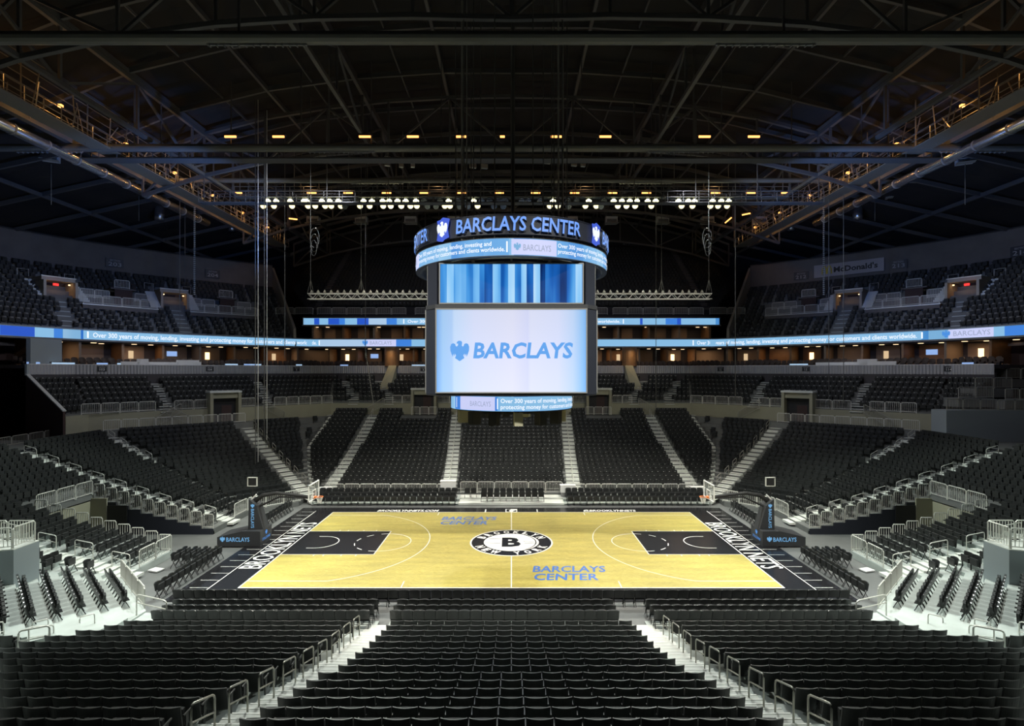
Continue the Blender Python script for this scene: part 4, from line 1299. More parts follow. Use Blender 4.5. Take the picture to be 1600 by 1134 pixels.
# end aisles
for sx, word in ((-1, 'left'), (1, 'right')):
    for i in range(9):
        r = 1 + 1.95 * i; x0 = end_x(0) + r * PIT; ri = min(R_COR - 1, int(r + .5))
        zz = tz(ri)
        loop_rail('steel looped handrail, %s end stand aisle beyond tunnel, %s from the floor' % (word, ORD[i + 1]), (sx * x0, 3.95, zz - .15), (sx * (x0 + .9), 3.95, zz + .12), .9, 'steel')
    for i in range(4):
        r = .3 + 2.4 * i; x0 = end_x(0) + r * PIT; zz = tz(int(r + .4))
        loop_rail('steel looped handrail, %s end aisle in front of tunnel, %s from the floor' % (word, ORD[i + 1]), (sx * x0, -6.0, zz), (sx * (x0 + 1.0), -6.0, zz + .2), .9, 'steel')
    # corner aisles of the far stand
    k = sqrt(.5)
    for i in range(8):
        r = 12 + i * .9; jx = end_x(12) + (r - 12) * PIT
        if i < 4:
            rr_ = 12 + 1.8 * i; x = end_x(rr_) - .1; y = cor_c(rr_) - end_x(rr_) - .45
            loop_rail('steel looped handrail, %s corner mitre aisle, %s from below' % (word, ORD[i + 1]), (sx * x, y, tz(int(rr_))), (sx * (x + .85), y + .35, tz(int(rr_) + 1)), .9, 'steel')
    for i in range(9):
        r = 1 + 2 * i; x = 28.2 - (18 - r) * .6 - .65; y = 21.7 - (18 - r) * .6 + .3
        loop_rail('steel looped handrail, %s far corner diagonal aisle, %s from below' % (word, ORD[i + 1]), (sx * x, y, tz(r)), (sx * (x + .6), y + .6, tz(r + 1)), .9, 'aisle_steel')
    for i in range(10):
        r = 1 + 2 * i
        for xc, wd in ((5.72 + .047 * r, 'inner'), (16.85, 'outer')):
            loop_rail('thin centre handrail, %s %s aisle of far stand, %s from below' % (word, wd, ORD[i + 1]), (sx * xc, side_y(r) + .1, tz(r)), (sx * xc, side_y(r) + .95, tz(r + 1)), .85, 'steel', r=.018)
    # tunnel rails
    ends = []
    pts = [(sx * (end_x(r) + .05), VY1 + .02, tz(r)) for r in range(11)]
    e = None
    for r in range(10):
        a, b_ = end_x(r), end_x(r + 1)
        if e is None:
            e = empty('guard_rail', (0, 0, 0), 'stepped baluster railing on the far side of the %s tunnel' % word, 'railing', 'stepped tunnel railings')
        g = guard('x', [(sx * (a + .03), VY1 + .08, tz(r)), (sx * (b_ - .03), VY1 + .08, tz(r))], panel=.9)
        for c in list(g.children): c.parent = e
        bpy.data.objects.remove(g)
    e = empty('guard_rail', (0, 0, 0), 'stepped baluster railing on the near side of the %s tunnel' % word, 'railing', 'stepped tunnel railings')
    for r in range(10):
        a, b_ = end_x(r), end_x(r + 1)
        g = guard('x', [(sx * (a + .03), VY0 - .05, tz(r)), (sx * (b_ - .03), VY0 - .05, tz(r))], panel=.9)
        for c in list(g.children): c.parent = e
        bpy.data.objects.remove(g)
    guard('baluster railing across the head of the %s tunnel' % word, [(sx * (end_x(10) - .05), VY0, tz(10)), (sx * (end_x(10) - .05), VY1, tz(10))])
    # rail on the front edge of the near end block and round the near corner
    guard('low baluster railing along the front edge of the %s end stand' % word, [(sx * (end_x(0) + .03), -5.6, tz(0)), (sx * (end_x(0) + .03), VY0 - .1, tz(0))])
    c = cor_c(0)
    guard('pale baluster railing angled along the front of the %s near corner' % word, [(sx * (end_x(0) + .0), -(c - end_x(0)) - .05, tz(0)), (sx * 17.1, -(c - 17.1), tz(0))])
    guard('baluster railing along the front of the %s far end stand' % word, [(sx * (end_x(0) + .03), 4.9, tz(0)), (sx * (end_x(0) + .03), 7.0, tz(0)), (sx * 17.9, c - 17.9 + .05, tz(0))])
    loop_rail('open white handrail at the court end of the %s near landing' % word, (sx * 17.0, -11.5, .3), (sx * 15.2, -12.2, .3), 1.0, 'steel', group='landing handrails', r=.03)
    loop_rail('short loop handrail at the back of the %s near corner, lower' % word, (sx * 17.9, -14.9, tz(1)), (sx * 17.9, -16.0, tz(3)), .95, 'steel', group='landing handrails')
    loop_rail('short loop handrail at the back of the %s near corner, upper' % word, (sx * 19.3, -15.5, tz(3)), (sx * 19.3, -16.6, tz(4)), .95, 'steel', group='landing handrails')
    for i in range(4):
        x = 17.6 + i * 1.15
        loop_rail('small loop handrail closing folding-chair row on the %s near corner, %s outward' % (word, ORD[i + 1]), (sx * x, -(13.2 + .95 * i), tz(i)), (sx * (x + .35), -(13.55 + .95 * i), tz(i)), .85, 'steel', group='row-end loops', mid=False)
    # platform for wheelchairs and cameras
    e = empty('viewing_platform', (sx * 23.4, -9.8, 0), 'blue-grey boxed viewing platform with rails beside the %s end aisle' % word, 'platform', None)
    e.location = (0, 0, 0)
    m = MB(); poly = [(sx * 23.4, -9.2), (sx * 23.4, -10.6), (sx * 24.3, -10.9), (sx * 29.2, -10.9), (sx * 29.2, -9.2)]
    if sx > 0: poly = poly[::-1]
    m.prism(poly, .3, 3.0, 'podgrey'); m.build('panel_box', e)
    m = MB(); m.prism([(x, y) for x, y in poly], 3.0, 3.04, 'step'); m.build('deck', e)
    g = guard('x', [(sx * 29, -9.3, 3.04), (sx * 23.5, -9.3, 3.04), (sx * 23.5, -10.55, 3.04), (sx * 24.3, -10.8, 3.04), (sx * 29, -10.8, 3.04)])
    for c_ in list(g.children): c_.parent = e
    bpy.data.objects.remove(g)
    # concourse edge rails
    a = R_COR + .45
    guard('long baluster railing at the walkway edge above the %s corner seats' % word, [(sx * (end_x(a)), 13.7, tz(R_COR - 1) + .6), (sx * (cor_c(a) - 22.6), 22.6, tz(R_COR - 1) + .6)])
# rail on top of the concourse wall, in stretches between openings
def cw_pt(px, off=.12):
    pth = offset_path(cw, off); best = None
    for a, b_ in zip(pth[:-1], pth[1:]):
        for i in range(201):
            t = i / 200; x, y = a[0] + (b_[0] - a[0]) * t, a[1] + (b_[1] - a[1]) * t
            e = abs(px_of(x, y) - px)
            if best is None or e < best[0]: best = (e, x, y, atan2(b_[1] - a[1], b_[0] - a[0]))
    return best[1:]
spans = [(126, 244), (272, 332), (372, 400), (428, 520), (612, 645), (684, 740), (858, 914), (956, 988), (1078, 1160), (1185, 1222), (1272, 1330), (1358, 1432)]
names = ['leftmost', 'second', 'third', 'fourth', 'fifth', 'sixth', 'seventh', 'eighth', 'ninth', 'tenth', 'eleventh', 'rightmost']
J = (-(cor_c(RC) - side_y(RC)), side_y(RC))
for (a, b_), nm in zip(spans, names):
    pa, pb = cw_pt(a), cw_pt(b_)
    guard('baluster railing on the beige concourse wall, %s of twelve stretches' % nm, [(pa[0], pa[1], ZC), (pb[0], pb[1], ZC)], mt='steel', h=1.0, group='concourse wall railings')
# slanting stair rails and landing rails down to the walkway
for px, dirn, nm in ((255, 1, 'left side, toward the corner'), (285, -1, 'left side, beside the portal'), (410, 1, 'left corner'), (600, -1, 'far stand left'), (998, 1, 'far stand right'), (1188, -1, 'right corner'), (1348, 1, 'right side, toward the corner')):
    x, y, an = cw_pt(px, -.5)
    d = Vector((cos(an), sin(an), 0)) * dirn
    p = Vector((x, y, ZC - .2)); q = p + d * 2.6 + Vector((0, 0, -1.55))
    guard('slanting stair railing on the concourse wall, %s' % nm, [p, q], panel=3, mt='aisle_steel', h=1.0, group='slanting stair railings')
# portals in the concourse wall
for px, nm in ((350, 'left'), (664, 'far left'), (934, 'far right'), (1248, 'right')):
    x, y, an = cw_pt(px, -.1)
    z0 = tz(20) if 'far' in nm else tz(18)
    hh = 9.05 - z0
    e = empty('portal_frame', (x, y, z0), 'beige boxed doorway to the concourse in the wall, %s' % nm, 'doorway', 'beige concourse doorways', an)
    for s_ in (-1, 1):
        m = MB(); m.box((s_ * 1.4, -.1, hh / 2), (.3, 1.5, hh), 'beige'); m.build('jamb', e)
    m = MB(); m.box((0, -.1, hh + .1), (3.2, 1.6, .2), 'step'); m.box((0, .0, hh - .3), (2.6, 1.2, .6), 'beige'); m.build('lintel', e)
    m = MB(); m.box((0, .04, hh / 2), (2.6, .06, hh), 'black'); m.box((.3, .0, 1.2), (1.0, .04, 2.4), 'brown'); m.build('door_opening', e)
    if 'far' in nm:
        x2, y2, an2 = cw_pt(px, -1.7)
        guard('framed white panel railing in front of the %s doorway' % nm, [(x2 - 1.6, y2, tz(20) + .1), (x2 + 1.6, y2, tz(20) + .1)], panel=1.1, h=.95, mt='steel')
# small dark section signs and plates on the walls
def sign(label, pt, an, w, h, lines, bg_='sign_dark', fg='sign_text', size=.3, out=.06):
    e = empty('section_sign', pt, label, 'sign', 'section number signs', an)
    m = MB(); m.box((0, 0, 0), (w, .05, h), bg_); m.build('panel', e)
    m = MB()
    for i, (body, sz, yy, wd) in enumerate(lines):
        text(m, body, lambda x, y: (x, -out, y), sz, fg, bold=.01, center=True, y0=yy, width=wd)
    m.build('lettering', e)
    return e
def fas_pt(px): 
    best = None
    for a, b_ in zip(fpath[:-1], fpath[1:]):
        for i in range(301):
            t = i / 300; x, y = a[0] + (b_[0] - a[0]) * t, a[1] + (b_[1] - a[1]) * t
            e = abs(px_of(x, y) - px)
            if best is None or e < best[0]: best = (e, x, y, atan2(b_[1] - a[1], b_[0] - a[0]))
    return best[1:]
for px, num in ((159, '103'), (328, '104'), (463, '5'), (662, '6'), (1126, '12'), (1260, '13'), (1483, '114')):
    x, y, an = fas_pt(px)
    off = Vector((sin(an), -cos(an))) * .08
    sign('small dark section number plate reading %s on the ribbed fascia' % num, (x + off.x, y + off.y, 11.62), an, .8, .55, [('SECTION', .08, .1, .5), (num, .24, -.2, None)], fg='white_paint')
for px, v, Z, num, an in ((179, 411, 69.5, '203', 0), (332, 428, 76, '204', 0), (1252, 431, 76, '212', 0), (1404, 413, 68.5, '213', 0), (1596, 392, 60, '214', 0)):
    p = P(px, v, Z)
    # stand it on the upper back wall
    pth = offset_path(LP if px < 799 else RP, .3 + PIT * UN + .0)
    best = None
    for a, b_ in zip(pth[:-1], pth[1:]):
        for i in range(101):
            t = i / 100; x, y = a[0] + (b_[0] - a[0]) * t, a[1] + (b_[1] - a[1]) * t
            e_ = abs(px_of(x, y) - px)
            if best is None or e_ < best[0]: best = (e_, x, y, atan2(b_[1] - a[1], b_[0] - a[0]))
    _, x, y, an = best
    z = CAM_Z - (v - 578.5) / FPX * (y - CAM_Y)
    sign('dark sign reading SECTION %s high on the upper side wall' % num, (x + sin(an) * .12, y - cos(an) * .12, z), an, 1.9, 1.15, [('SECTION', .2, .22, 1.1), (num, .5, -.42, 1.4)])
    if num == '212':
        best = None
        for a, b_ in zip(pth[:-1], pth[1:]):
            for i in range(101):
                t = i / 100; x, y = a[0] + (b_[0] - a[0]) * t, a[1] + (b_[1] - a[1]) * t
                e_ = abs(px_of(x, y) - 1325)
                if best is None or e_ < best[0]: best = (e_, x, y, atan2(b_[1] - a[1], b_[0] - a[0]))
        _, x, y, an = best; z = CAM_Z - (419 - 578.5) / FPX * (y - CAM_Y)
        e = empty('advertising_board', (x + sin(an) * .15, y - cos(an) * .15, z), 'pale fast-food advertising board on the right upper wall', 'sign', None, an)
        m = MB(); m.box((0, 0, 0), (8.4, .08, 1.75), 'beige_ad'); m.build('panel', e)
        m = MB(); text(m, "McDonald's", lambda x, y: (x, -.07, y), .72, 'black', bold=.03, x0=-1.7, y0=-.35, width=5.2); m.build('lettering', e)
        m = MB()
        for c in (-2.85, -2.25):
            m.tube([(c - .28, -.09, -.5), (c - .24, -.09, .2), (c - .1, -.09, .58), (c + .1, -.09, .58), (c + .24, -.09, .2), (c + .28, -.09, -.5)], .09, 'gold', 6)
        m.build('emblem', e)
for px, v, num in ((222 / 2.963 + 530, 320 + 178 / 2.963, '206'), (1330 / 2.963 + 530, 320 + 178 / 2.963, '210')):
    p = P(px, v, 60.7 + 36.2)
    sign('faint small %s number sign high on the far dark wall' % num, (p.x, 60.7, p.z), 0, 1.8, .9, [(num, .5, -.2, 1.3)], bg_='upper_dark')

# ================================================================ upper bowl fittings
def up_pt(px, off, z=None):
    path = LP if px < 799 else RP
    pth = offset_path(path, off); best = None
    for a, b_ in zip(pth[:-1], pth[1:]):
        for i in range(101):
            t = i / 100; x, y = a[0] + (b_[0] - a[0]) * t, a[1] + (b_[1] - a[1]) * t
            e_ = abs(px_of(x, y) - px)
            if best is None or e_ < best[0]: best = (e_, x, y, atan2(b_[1] - a[1], b_[0] - a[0]))
    return best[1:]
for sx, word in ((-1, 'left'), (1, 'right')):
    X = (lambda p: p) if sx < 0 else (lambda p: 1598 - p)
    for c0, d, nm in ((100, -1.2, 'outer'), (284, -3.2, 'inner')):
        # steps below the mouth
        m = MB()
        for k in range(0, 7):
            px = c0 + d * (k - 3)
            x, y, an = up_pt(X(px), .3 + PIT * k)
            nx, ny = -sin(an), cos(an)
            for j in (0, 1):
                m.box((x + nx * (.2 + .42 * j), y + ny * (.2 + .42 * j), upper_z(k) - .2 * (1 - j) + (.02 if j else -.08)), (1.25, .42, .1), 'concrete', an)
            m.box((x + nx * .03, y + ny * .03, upper_z(k) - .1), (1.25, .05, .4), 'terrace', an)
        structure(m.build('floor_upper_stair'))
        # mouth with its door and flanking steps
        px = c0 + d * 3
        x, y, an = up_pt(X(px), .3 + PIT * 6)
        e = empty('stair_portal', (x, y, upper_z(6)), '%s %s walled stair mouth with warm lamps in the upper seats' % (word, nm), 'doorway', 'upper stair mouths', an)
        m = MB()
        for s_ in (-1, 1): m.box((s_ * 1.45, 1.8, .9), (.25, 3.4, 2.3), 'parapet')
        m.build('cheek_wall', e)
        m = MB(); m.box((0, 2.0, 2.3), (3.1, 2.6, .4), 'parapet'); m.box((0, .65, 2.52), (3.2, .12, .1), 'steel'); m.build('lintel', e)
        m = MB(); m.box((0, 3.0, 1.0), (2.7, .1, 2.6), 'wood_wall'); m.box((0, 2.95, 1.0), (1.3, .1, 2.1), 'brown'); m.build('door_opening', e)
        m = MB()
        for s_ in (-1, 1): m.cyl((s_ * 1.1, 1.0, 1.75), .1, .12, 'e_door', 10)
        m.build('wall_lamp', e)
        area(x - sin(an) * 1.2, y + cos(an) * 1.2, upper_z(6) + 2.0, .8, .8, 7, (1, .55, .25))
        if nm == 'outer':
            m = MB(); m.box((-.45 * -sx, .2, 1.62), (.5, .06, .26), 'e_red'); m.build('exit_sign', e)
        for s_ in (-1, 1):
            m = MB()
            for k in range(8):
                q = (s_ * 2.15, .25 + .42 * k, .1 + .29 * k)
                m.box((q[0], q[1], q[2]), (1.1, .42, .3), 'step')
            m.build('side_stair', e)
            m = MB(); m.tube([(s_ * 2.15 - .5, 3.6, 2.2), (s_ * 2.15 - .5, 3.6, 3.4), (s_ * 2.15 + .5, 3.6, 3.4), (s_ * 2.15 + .5, 3.6, 2.2)], .03, 'steel', 5); m.build('end_rail', e)
    for q0, q1, nm in ((128, 245, 'outer'), (296, 401, 'inner')):
        a0 = up_pt(X(q0), .3 + PIT * 5); a1 = up_pt(X(q1), .3 + PIT * 5)
        an = atan2((a1[1] - a0[1]) * -sx, (a1[0] - a0[0]) * -sx) if sx > 0 else atan2(a1[1] - a0[1], a1[0] - a0[0])
        cx, cy = (a0[0] + a1[0]) / 2, (a0[1] + a1[1]) / 2; L0 = hypot(a1[0] - a0[0], a1[1] - a0[1])
        z = upper_z(6) - .35
        e = empty('seating_platform', (cx, cy, z), '%s %s railed platform standing out of the upper seats' % (word, nm), 'platform', 'railed upper platforms', an)
        m = MB(); m.box((0, 1.4, -.25), (L0, 3.6, .5), 'upper_wall'); m.box((0, -.42, -.02), (L0 + .1, .12, .1), 'steel'); m.build('deck', e)
        m = MB(); m.box((0, 2.6, .4), (L0 * .95, 1.6, 1.1), 'upper_wall'); m.build('upper_step', e)
        m = MB(); m.box((L0 * .1, 1.72, 1.2), (1.8, .1, 2.2), 'brown'); m.box((L0 * .1, 2.4, 2.3), (2.6, 1.6, .15), 'upper_wall'); m.build('door_opening', e)
        for (xa, xb, yy, zz) in ((-L0 / 2, L0 / 2, -.35, .05), (-L0 * .48, -L0 * .08, 1.85, .95), (L0 * .26, L0 * .48, 1.85, .95), (-L0 * .02, L0 * .2, 2.0, 2.4)):
            g = guard('x', [(xa, yy, zz), (xb, yy, zz)], h=1.0, panel=1.7, r=.04)
            for c_ in list(g.children): c_.parent = e
            bpy.data.objects.remove(g)
# rails of the far upper deck
for a, b_, nm in ((495, 635, 'left'), (648, 700, 'left inner'), (898, 950, 'right inner'), (957, 1100, 'right'), (430, 490, 'far left end'), (1108, 1165, 'far right end')):
    Z = 77.2; xa, xb = (a - 799) / FPX * Z, (b_ - 799) / FPX * Z
    guard('dim baluster railing fronting the high far deck, %s stretch' % nm, [(xa, Z + CAM_Y, 19.35), (xb, Z + CAM_Y, 19.35)], mt='steel', panel=2.2, group='far deck railings', r=.035)
for sx in (-1, 1):
    m = MB()
    for k in range(2, FDN):
        m.box((sx * 28.2, 41.4 + .85 * k, fdz(k) + .05), (.9, .8, .1), 'upper_wall'); m.box((sx * 28.2, 41.05 + .85 * k, fdz(k) - .2), (.9, .4, .1), 'upper_wall')
    structure(m.build('floor_far_upper_stair'))

# ================================================================ scoreboard
sb = empty('scoreboard', (0, 0, 9), 'huge four-sided centre-hung scoreboard with ring displays above the court', 'scoreboard')
sb.location = (0, 0, 0)
HX, HY, CX, CY = 4.36, 4.72, 5.02, 3.95
octo = [(-HX, -HY), (HX, -HY), (CX, -CY), (CX, CY), (HX, HY), (-HX, HY), (-CX, CY), (-CX, -CY)]
octi = [(x * .96, y * .96) for x, y in octo]
m = MB(); m.prism(octi, 9.95, 17.72, 'darkblue'); m.build('housing', sb)
m = MB(); m.prism(octo, 9.98, 10.12, 'charcoal'); m.prism([(x * 1.01, y * 1.01) for x, y in octo], 15.02, 15.26, 'charcoal'); m.build('frame_band', sb)
for sx in (-1, 1):
    for sy in (-1, 1):
        for k_, za, zb_ in ((1, 10.05, 15.1), (.985, 15.2, 17.72)):
            m = MB(); a = Vector((sx * HX * k_, sy * HY * k_, (za + zb_) / 2)); b_ = Vector((sx * CX * k_, sy * CY * k_, (za + zb_) / 2))
            m.bar(a, b_, .06, zb_ - za, 'darkblue'); m.build('corner_panel', sb)
def screen(W_, z0, z1, dist_, rz_, name, material, pname):
    R = Matrix.Rotation(rz_, 4, 'Z'); m = MB(); nx = 24
    vs = []; run = []
    for i in range(nx + 1):
        x = -W_ / 2 + W_ * i / nx
        for z in (z0, z1):
            vs.append(R @ Vector((x, -dist_, z))); run.append((i / nx * W_, z - z0, 0))
    m.add(vs, [(2 * i, 2 * i + 2, 2 * i + 3, 2 * i + 1) for i in range(nx)], material)
    o = m.build(pname, sb, run=run)
    f = MB(); t = .07
    for (cx, cz, w, h) in ((0, z0 - t / 2, W_ + 2 * t, t), (0, z1 + t / 2, W_ + 2 * t, t), (-W_ / 2 - t / 2, (z0 + z1) / 2, t, z1 - z0), (W_ / 2 + t / 2, (z0 + z1) / 2, t, z1 - z0)):
        c = R @ Vector((cx, -dist_ + .03, cz)); f.box(c, (w, .16, h), 'boxgrey', rz_)
    f.build('screen_bezel', o)
    return o, R
for i, (rz_, d, W_) in enumerate(((0, HY, 8.62), (pi, HY, 8.62), (pi / 2, CX, 7.7), (-pi / 2, CX, 7.7))):
    o, R = screen(W_, 10.2, 14.95, d + .04, rz_, 'main_screen', 'led_main', 'main_screen')
    o2, _ = screen(W_ * .955, 15.36, 17.6, d * .985 + .02, rz_, 'upper_screen', 'led_upper', 'upper_screen')
    k = W_ / 8.62
    m = MB(); f = lambda x, y: R @ Vector((x * k, -(d + .07), y))
    text(m, 'BARCLAYS', f, .86, 'e_screen_text', bold=.03, x0=-2.2, y0=12.18, width=5.75, shear=.12)
    m.build('lettering', o)
    m = MB(); emblem(m, f, 1.18, 'e_screen_text', -2.98, 11.98); m.build('emblem', o)
def ring(r, z0, z1, name, n=96, thick=.25, out='led_ring', inner='charcoal'):
    m = MB(); vs = []; run = []
    for i in range(n + 1):
        t = 2 * pi * i / n - pi / 2
        for z in (z0, z1): vs.append((r * cos(t), r * sin(t), z)); run.append((i / n * 2 * pi * r, z - z0, 0))
    m.add(vs, [(2 * i, 2 * i + 2, 2 * i + 3, 2 * i + 1) for i in range(n)], out)
    o = m.build(name, sb, run=run)
    m = MB(); vs = []
    for i in range(n):
        t = 2 * pi * i / n
        for rr_, z in ((r - .01, z0 - .04), (r - .01, z1 + .04), (r - thick, z1 + .04), (r - thick, z0 - .04), (r + .03, z0 - .04), (r + .03, z0), (r + .03, z1 + .04), (r + .03, z1)):
            vs.append((rr_ * cos(t), rr_ * sin(t), z))
    fs = []
    for i in range(n):
        a = i * 8; b_ = ((i + 1) % n) * 8
        for p, q in ((0, 1), (1, 2), (2, 3), (3, 0), (0, 4), (4, 5), (1, 6), (6, 7)): fs.append((a + p, b_ + p, b_ + q, a + q))
    m.add(vs, fs, inner); m.build('ring_frame', o)
    return o
RR = 6.22
o = ring(RR, 17.78, 18.72, 'ring_display')
def ringf(r, z0, a0):
    def f(x, y):
        t = -pi / 2 + (x / r) + a0; return (r * cos(t), r * sin(t), z0 + y)
    return f
def ring_panel(o, r, z0, z1, a0, a1, name, nm='display_panel'):
    m = MB(); vs = []; n = 16
    for i in range(n + 1):
        t = -pi / 2 + radians(a0 + (a1 - a0) * i / n); vs += [(r * cos(t), r * sin(t), z0), (r * cos(t), r * sin(t), z1)]
    m.add(vs, [(2 * i, 2 * i + 2, 2 * i + 3, 2 * i + 1) for i in range(n)], name); m.build(nm, o)
L1, L2 = 'Over 300 years of moving, lending, investing and', 'protecting money for customers and clients worldwide.'
for base in (0, 180, 90, 270):
    ring_panel(o, RR + .02, 17.82, 18.68, base + 0, base + 24, 'led_pale')
    m = MB(); text(m, 'BARCLAYS', ringf(RR + .05, 18.05, radians(base + 6)), .34, 'e_grey', bold=.01, width=1.6); m.build('lettering', o)
    m = MB(); emblem(m, ringf(RR + .05, 18.05, radians(base + 3)), .42, 'e_sky'); m.build('emblem', o)
    for k, (bd, wd) in enumerate(((L1, 6.05), (L2, 6.8))):
        m = MB(); text(m, bd, ringf(RR + .05, 18.32 - .32 * k, radians(base - 65.4)), .24, 'e_white', bold=.015, width=wd); m.build('lettering', o)
    ring_panel(o, RR + .04, 17.95, 18.55, base - 2.6, base - 1.8, 'e_white', 'divider_mark')
o = ring(RR, 18.98, 20.02, 'name_ring', out='darkblue', inner='darkblue')
for base in (0, 90, 180, 270):
    m = MB(); text(m, 'BARCLAYS CENTER', ringf(RR + .14, 19.14, radians(base - 29.4)), .76, 'e_blue', bold=.02, width=7.55, shear=.08); m.build('lettering', o)
    m = MB(); vs = text_geo  # letter returns
    text(m, 'BARCLAYS CENTER', ringf(RR + .06, 19.11, radians(base - 29.2)), .76, 'charcoal', bold=.03, width=7.55, shear=.08); m.build('letter_return', o)
    for off in (-38.5,):
        a = radians(base + off); f0 = ringf(RR + .16, 0, a); f = lambda x, y, f0=f0: f0(x * 1.25, 19.5 + (y - 19.5) * 1.12)
        m = MB(); pts = [(-.34, 20.0), (-.12, 20.02), (.05, 20.12), (.3, 20.05), (.48, 19.98), (.36, 19.5), (.44, 19.05), (.18, 18.98), (.05, 18.88), (-.22, 18.93), (-.36, 19.0), (-.26, 19.5)]
        m.add([f(0, 19.5)] + [f(x, y) for x, y in pts], [(0, 1 + (i + 1) % len(pts), 1 + i) for i in range(len(pts))], 'e_logo_blue'); m.build('crest', o)
        m = MB(); emblem(m, ringf(RR + .19, 0, a), .9, 'e_white', .02, 19.06); m.build('crest_emblem', o)
# struts between the rings, top plate, lower ring, loudspeakers
m = MB()
for k in range(24):
    t = 2 * pi * k / 24; m.bar((5.9 * cos(t), 5.9 * sin(t), 18.7), (5.9 * cos(t), 5.9 * sin(t), 19.0), .1, .1, 'charcoal')
for k in range(12):
    t = 2 * pi * k / 12; m.bar((4.2 * cos(t), 4.2 * sin(t), 17.7), (6.0 * cos(t), 6.0 * sin(t), 18.7), .12, .12, 'aisle_steel'); m.bar((2 * cos(t), 2 * sin(t), 18.9), (6.0 * cos(t), 6.0 * sin(t), 19.1), .12, .12, 'charcoal')
for r_ in (3.4, 4.9): m.tube([(r_ * cos(2 * pi * k / 32), r_ * sin(2 * pi * k / 32), 17.95) for k in range(32)], .08, 'aisle_steel', 6, closed=True)
m.build('support_truss', sb)
o = ring(3.98, 9.02, 9.9, 'lower_ring_display')
ring_panel(o, 4.0, 9.05, 9.87, -76, -66, 'led_light'); ring_panel(o, 4.0, 9.05, 9.87, -62, -12, 'led_mid'); ring_panel(o, 4.01, 9.05, 9.87, -52, -14, 'led_pale'); ring_panel(o, 4.0, 9.05, 9.87, -10, 85, 'led_light')
m = MB()
for k, (bd, wd) in enumerate((('Over 300 years of moving, lending, investing', 6.1), ('protecting money for customers and clients', 6.1))): text(m, bd, ringf(4.06, 9.52 - .36 * k, radians(-9)), .25, 'e_white', bold=.015, width=wd)
m.build('lettering', o)
m = MB(); text(m, 'BARCLAYS', ringf(4.06, 9.3, radians(-38)), .3, 'e_grey', width=1.45); m.build('lettering', o)
ring_panel(o, 4.05, 9.15, 9.78, -12.2, -11.2, 'e_white', 'divider_mark'); ring_panel(o, 4.05, 9.15, 9.78, -58, -57, 'e_white', 'divider_mark')
for k in range(14):
    t = -pi / 2 + radians(-70 + k * 360 / 14)
    m = MB(); m.box((3.3 * cos(t), 3.3 * sin(t), 8.5), (.6, .5, .8), 'black' if k % 3 else 'beige', t); m.box((3.3 * cos(t), 3.3 * sin(t), 8.98), (.1, .1, .3), 'black', t)
    m.build('loudspeaker', sb)
m = MB(); m.prism([(2.6 * cos(2 * pi * k / 16), 2.6 * sin(2 * pi * k / 16)) for k in range(16)], 8.75, 9.1, 'charcoal'); m.build('bottom_plate', sb)
for k, (x, y) in enumerate([(-2.9, -3), (-2.3, -3), (-1.0, -3.6), (.1, 0), (1.3, -3.4), (2.6, -3), (3.1, -3), (-2.9, 3), (2.9, 3), (-2.2, 3), (2.3, 3), (-3.6, -1), (3.6, -1)]):
    m = MB(); m.tube([(x, y, 19), (x, y, rz(x))], .035 if k != 3 else .13, 'cable', 6); m.build('hoist_cable', sb)
for x in (-3.1, 2.95):
    m = MB(); m.tube([(x, -2, 19), (x, -2, 37)], .06, 'aisle_steel', 6); m.tube([(x + .3, -2, 19), (x + .3, -2, 37)], .04, 'aisle_steel', 6); m.build('cable_trunk', sb)

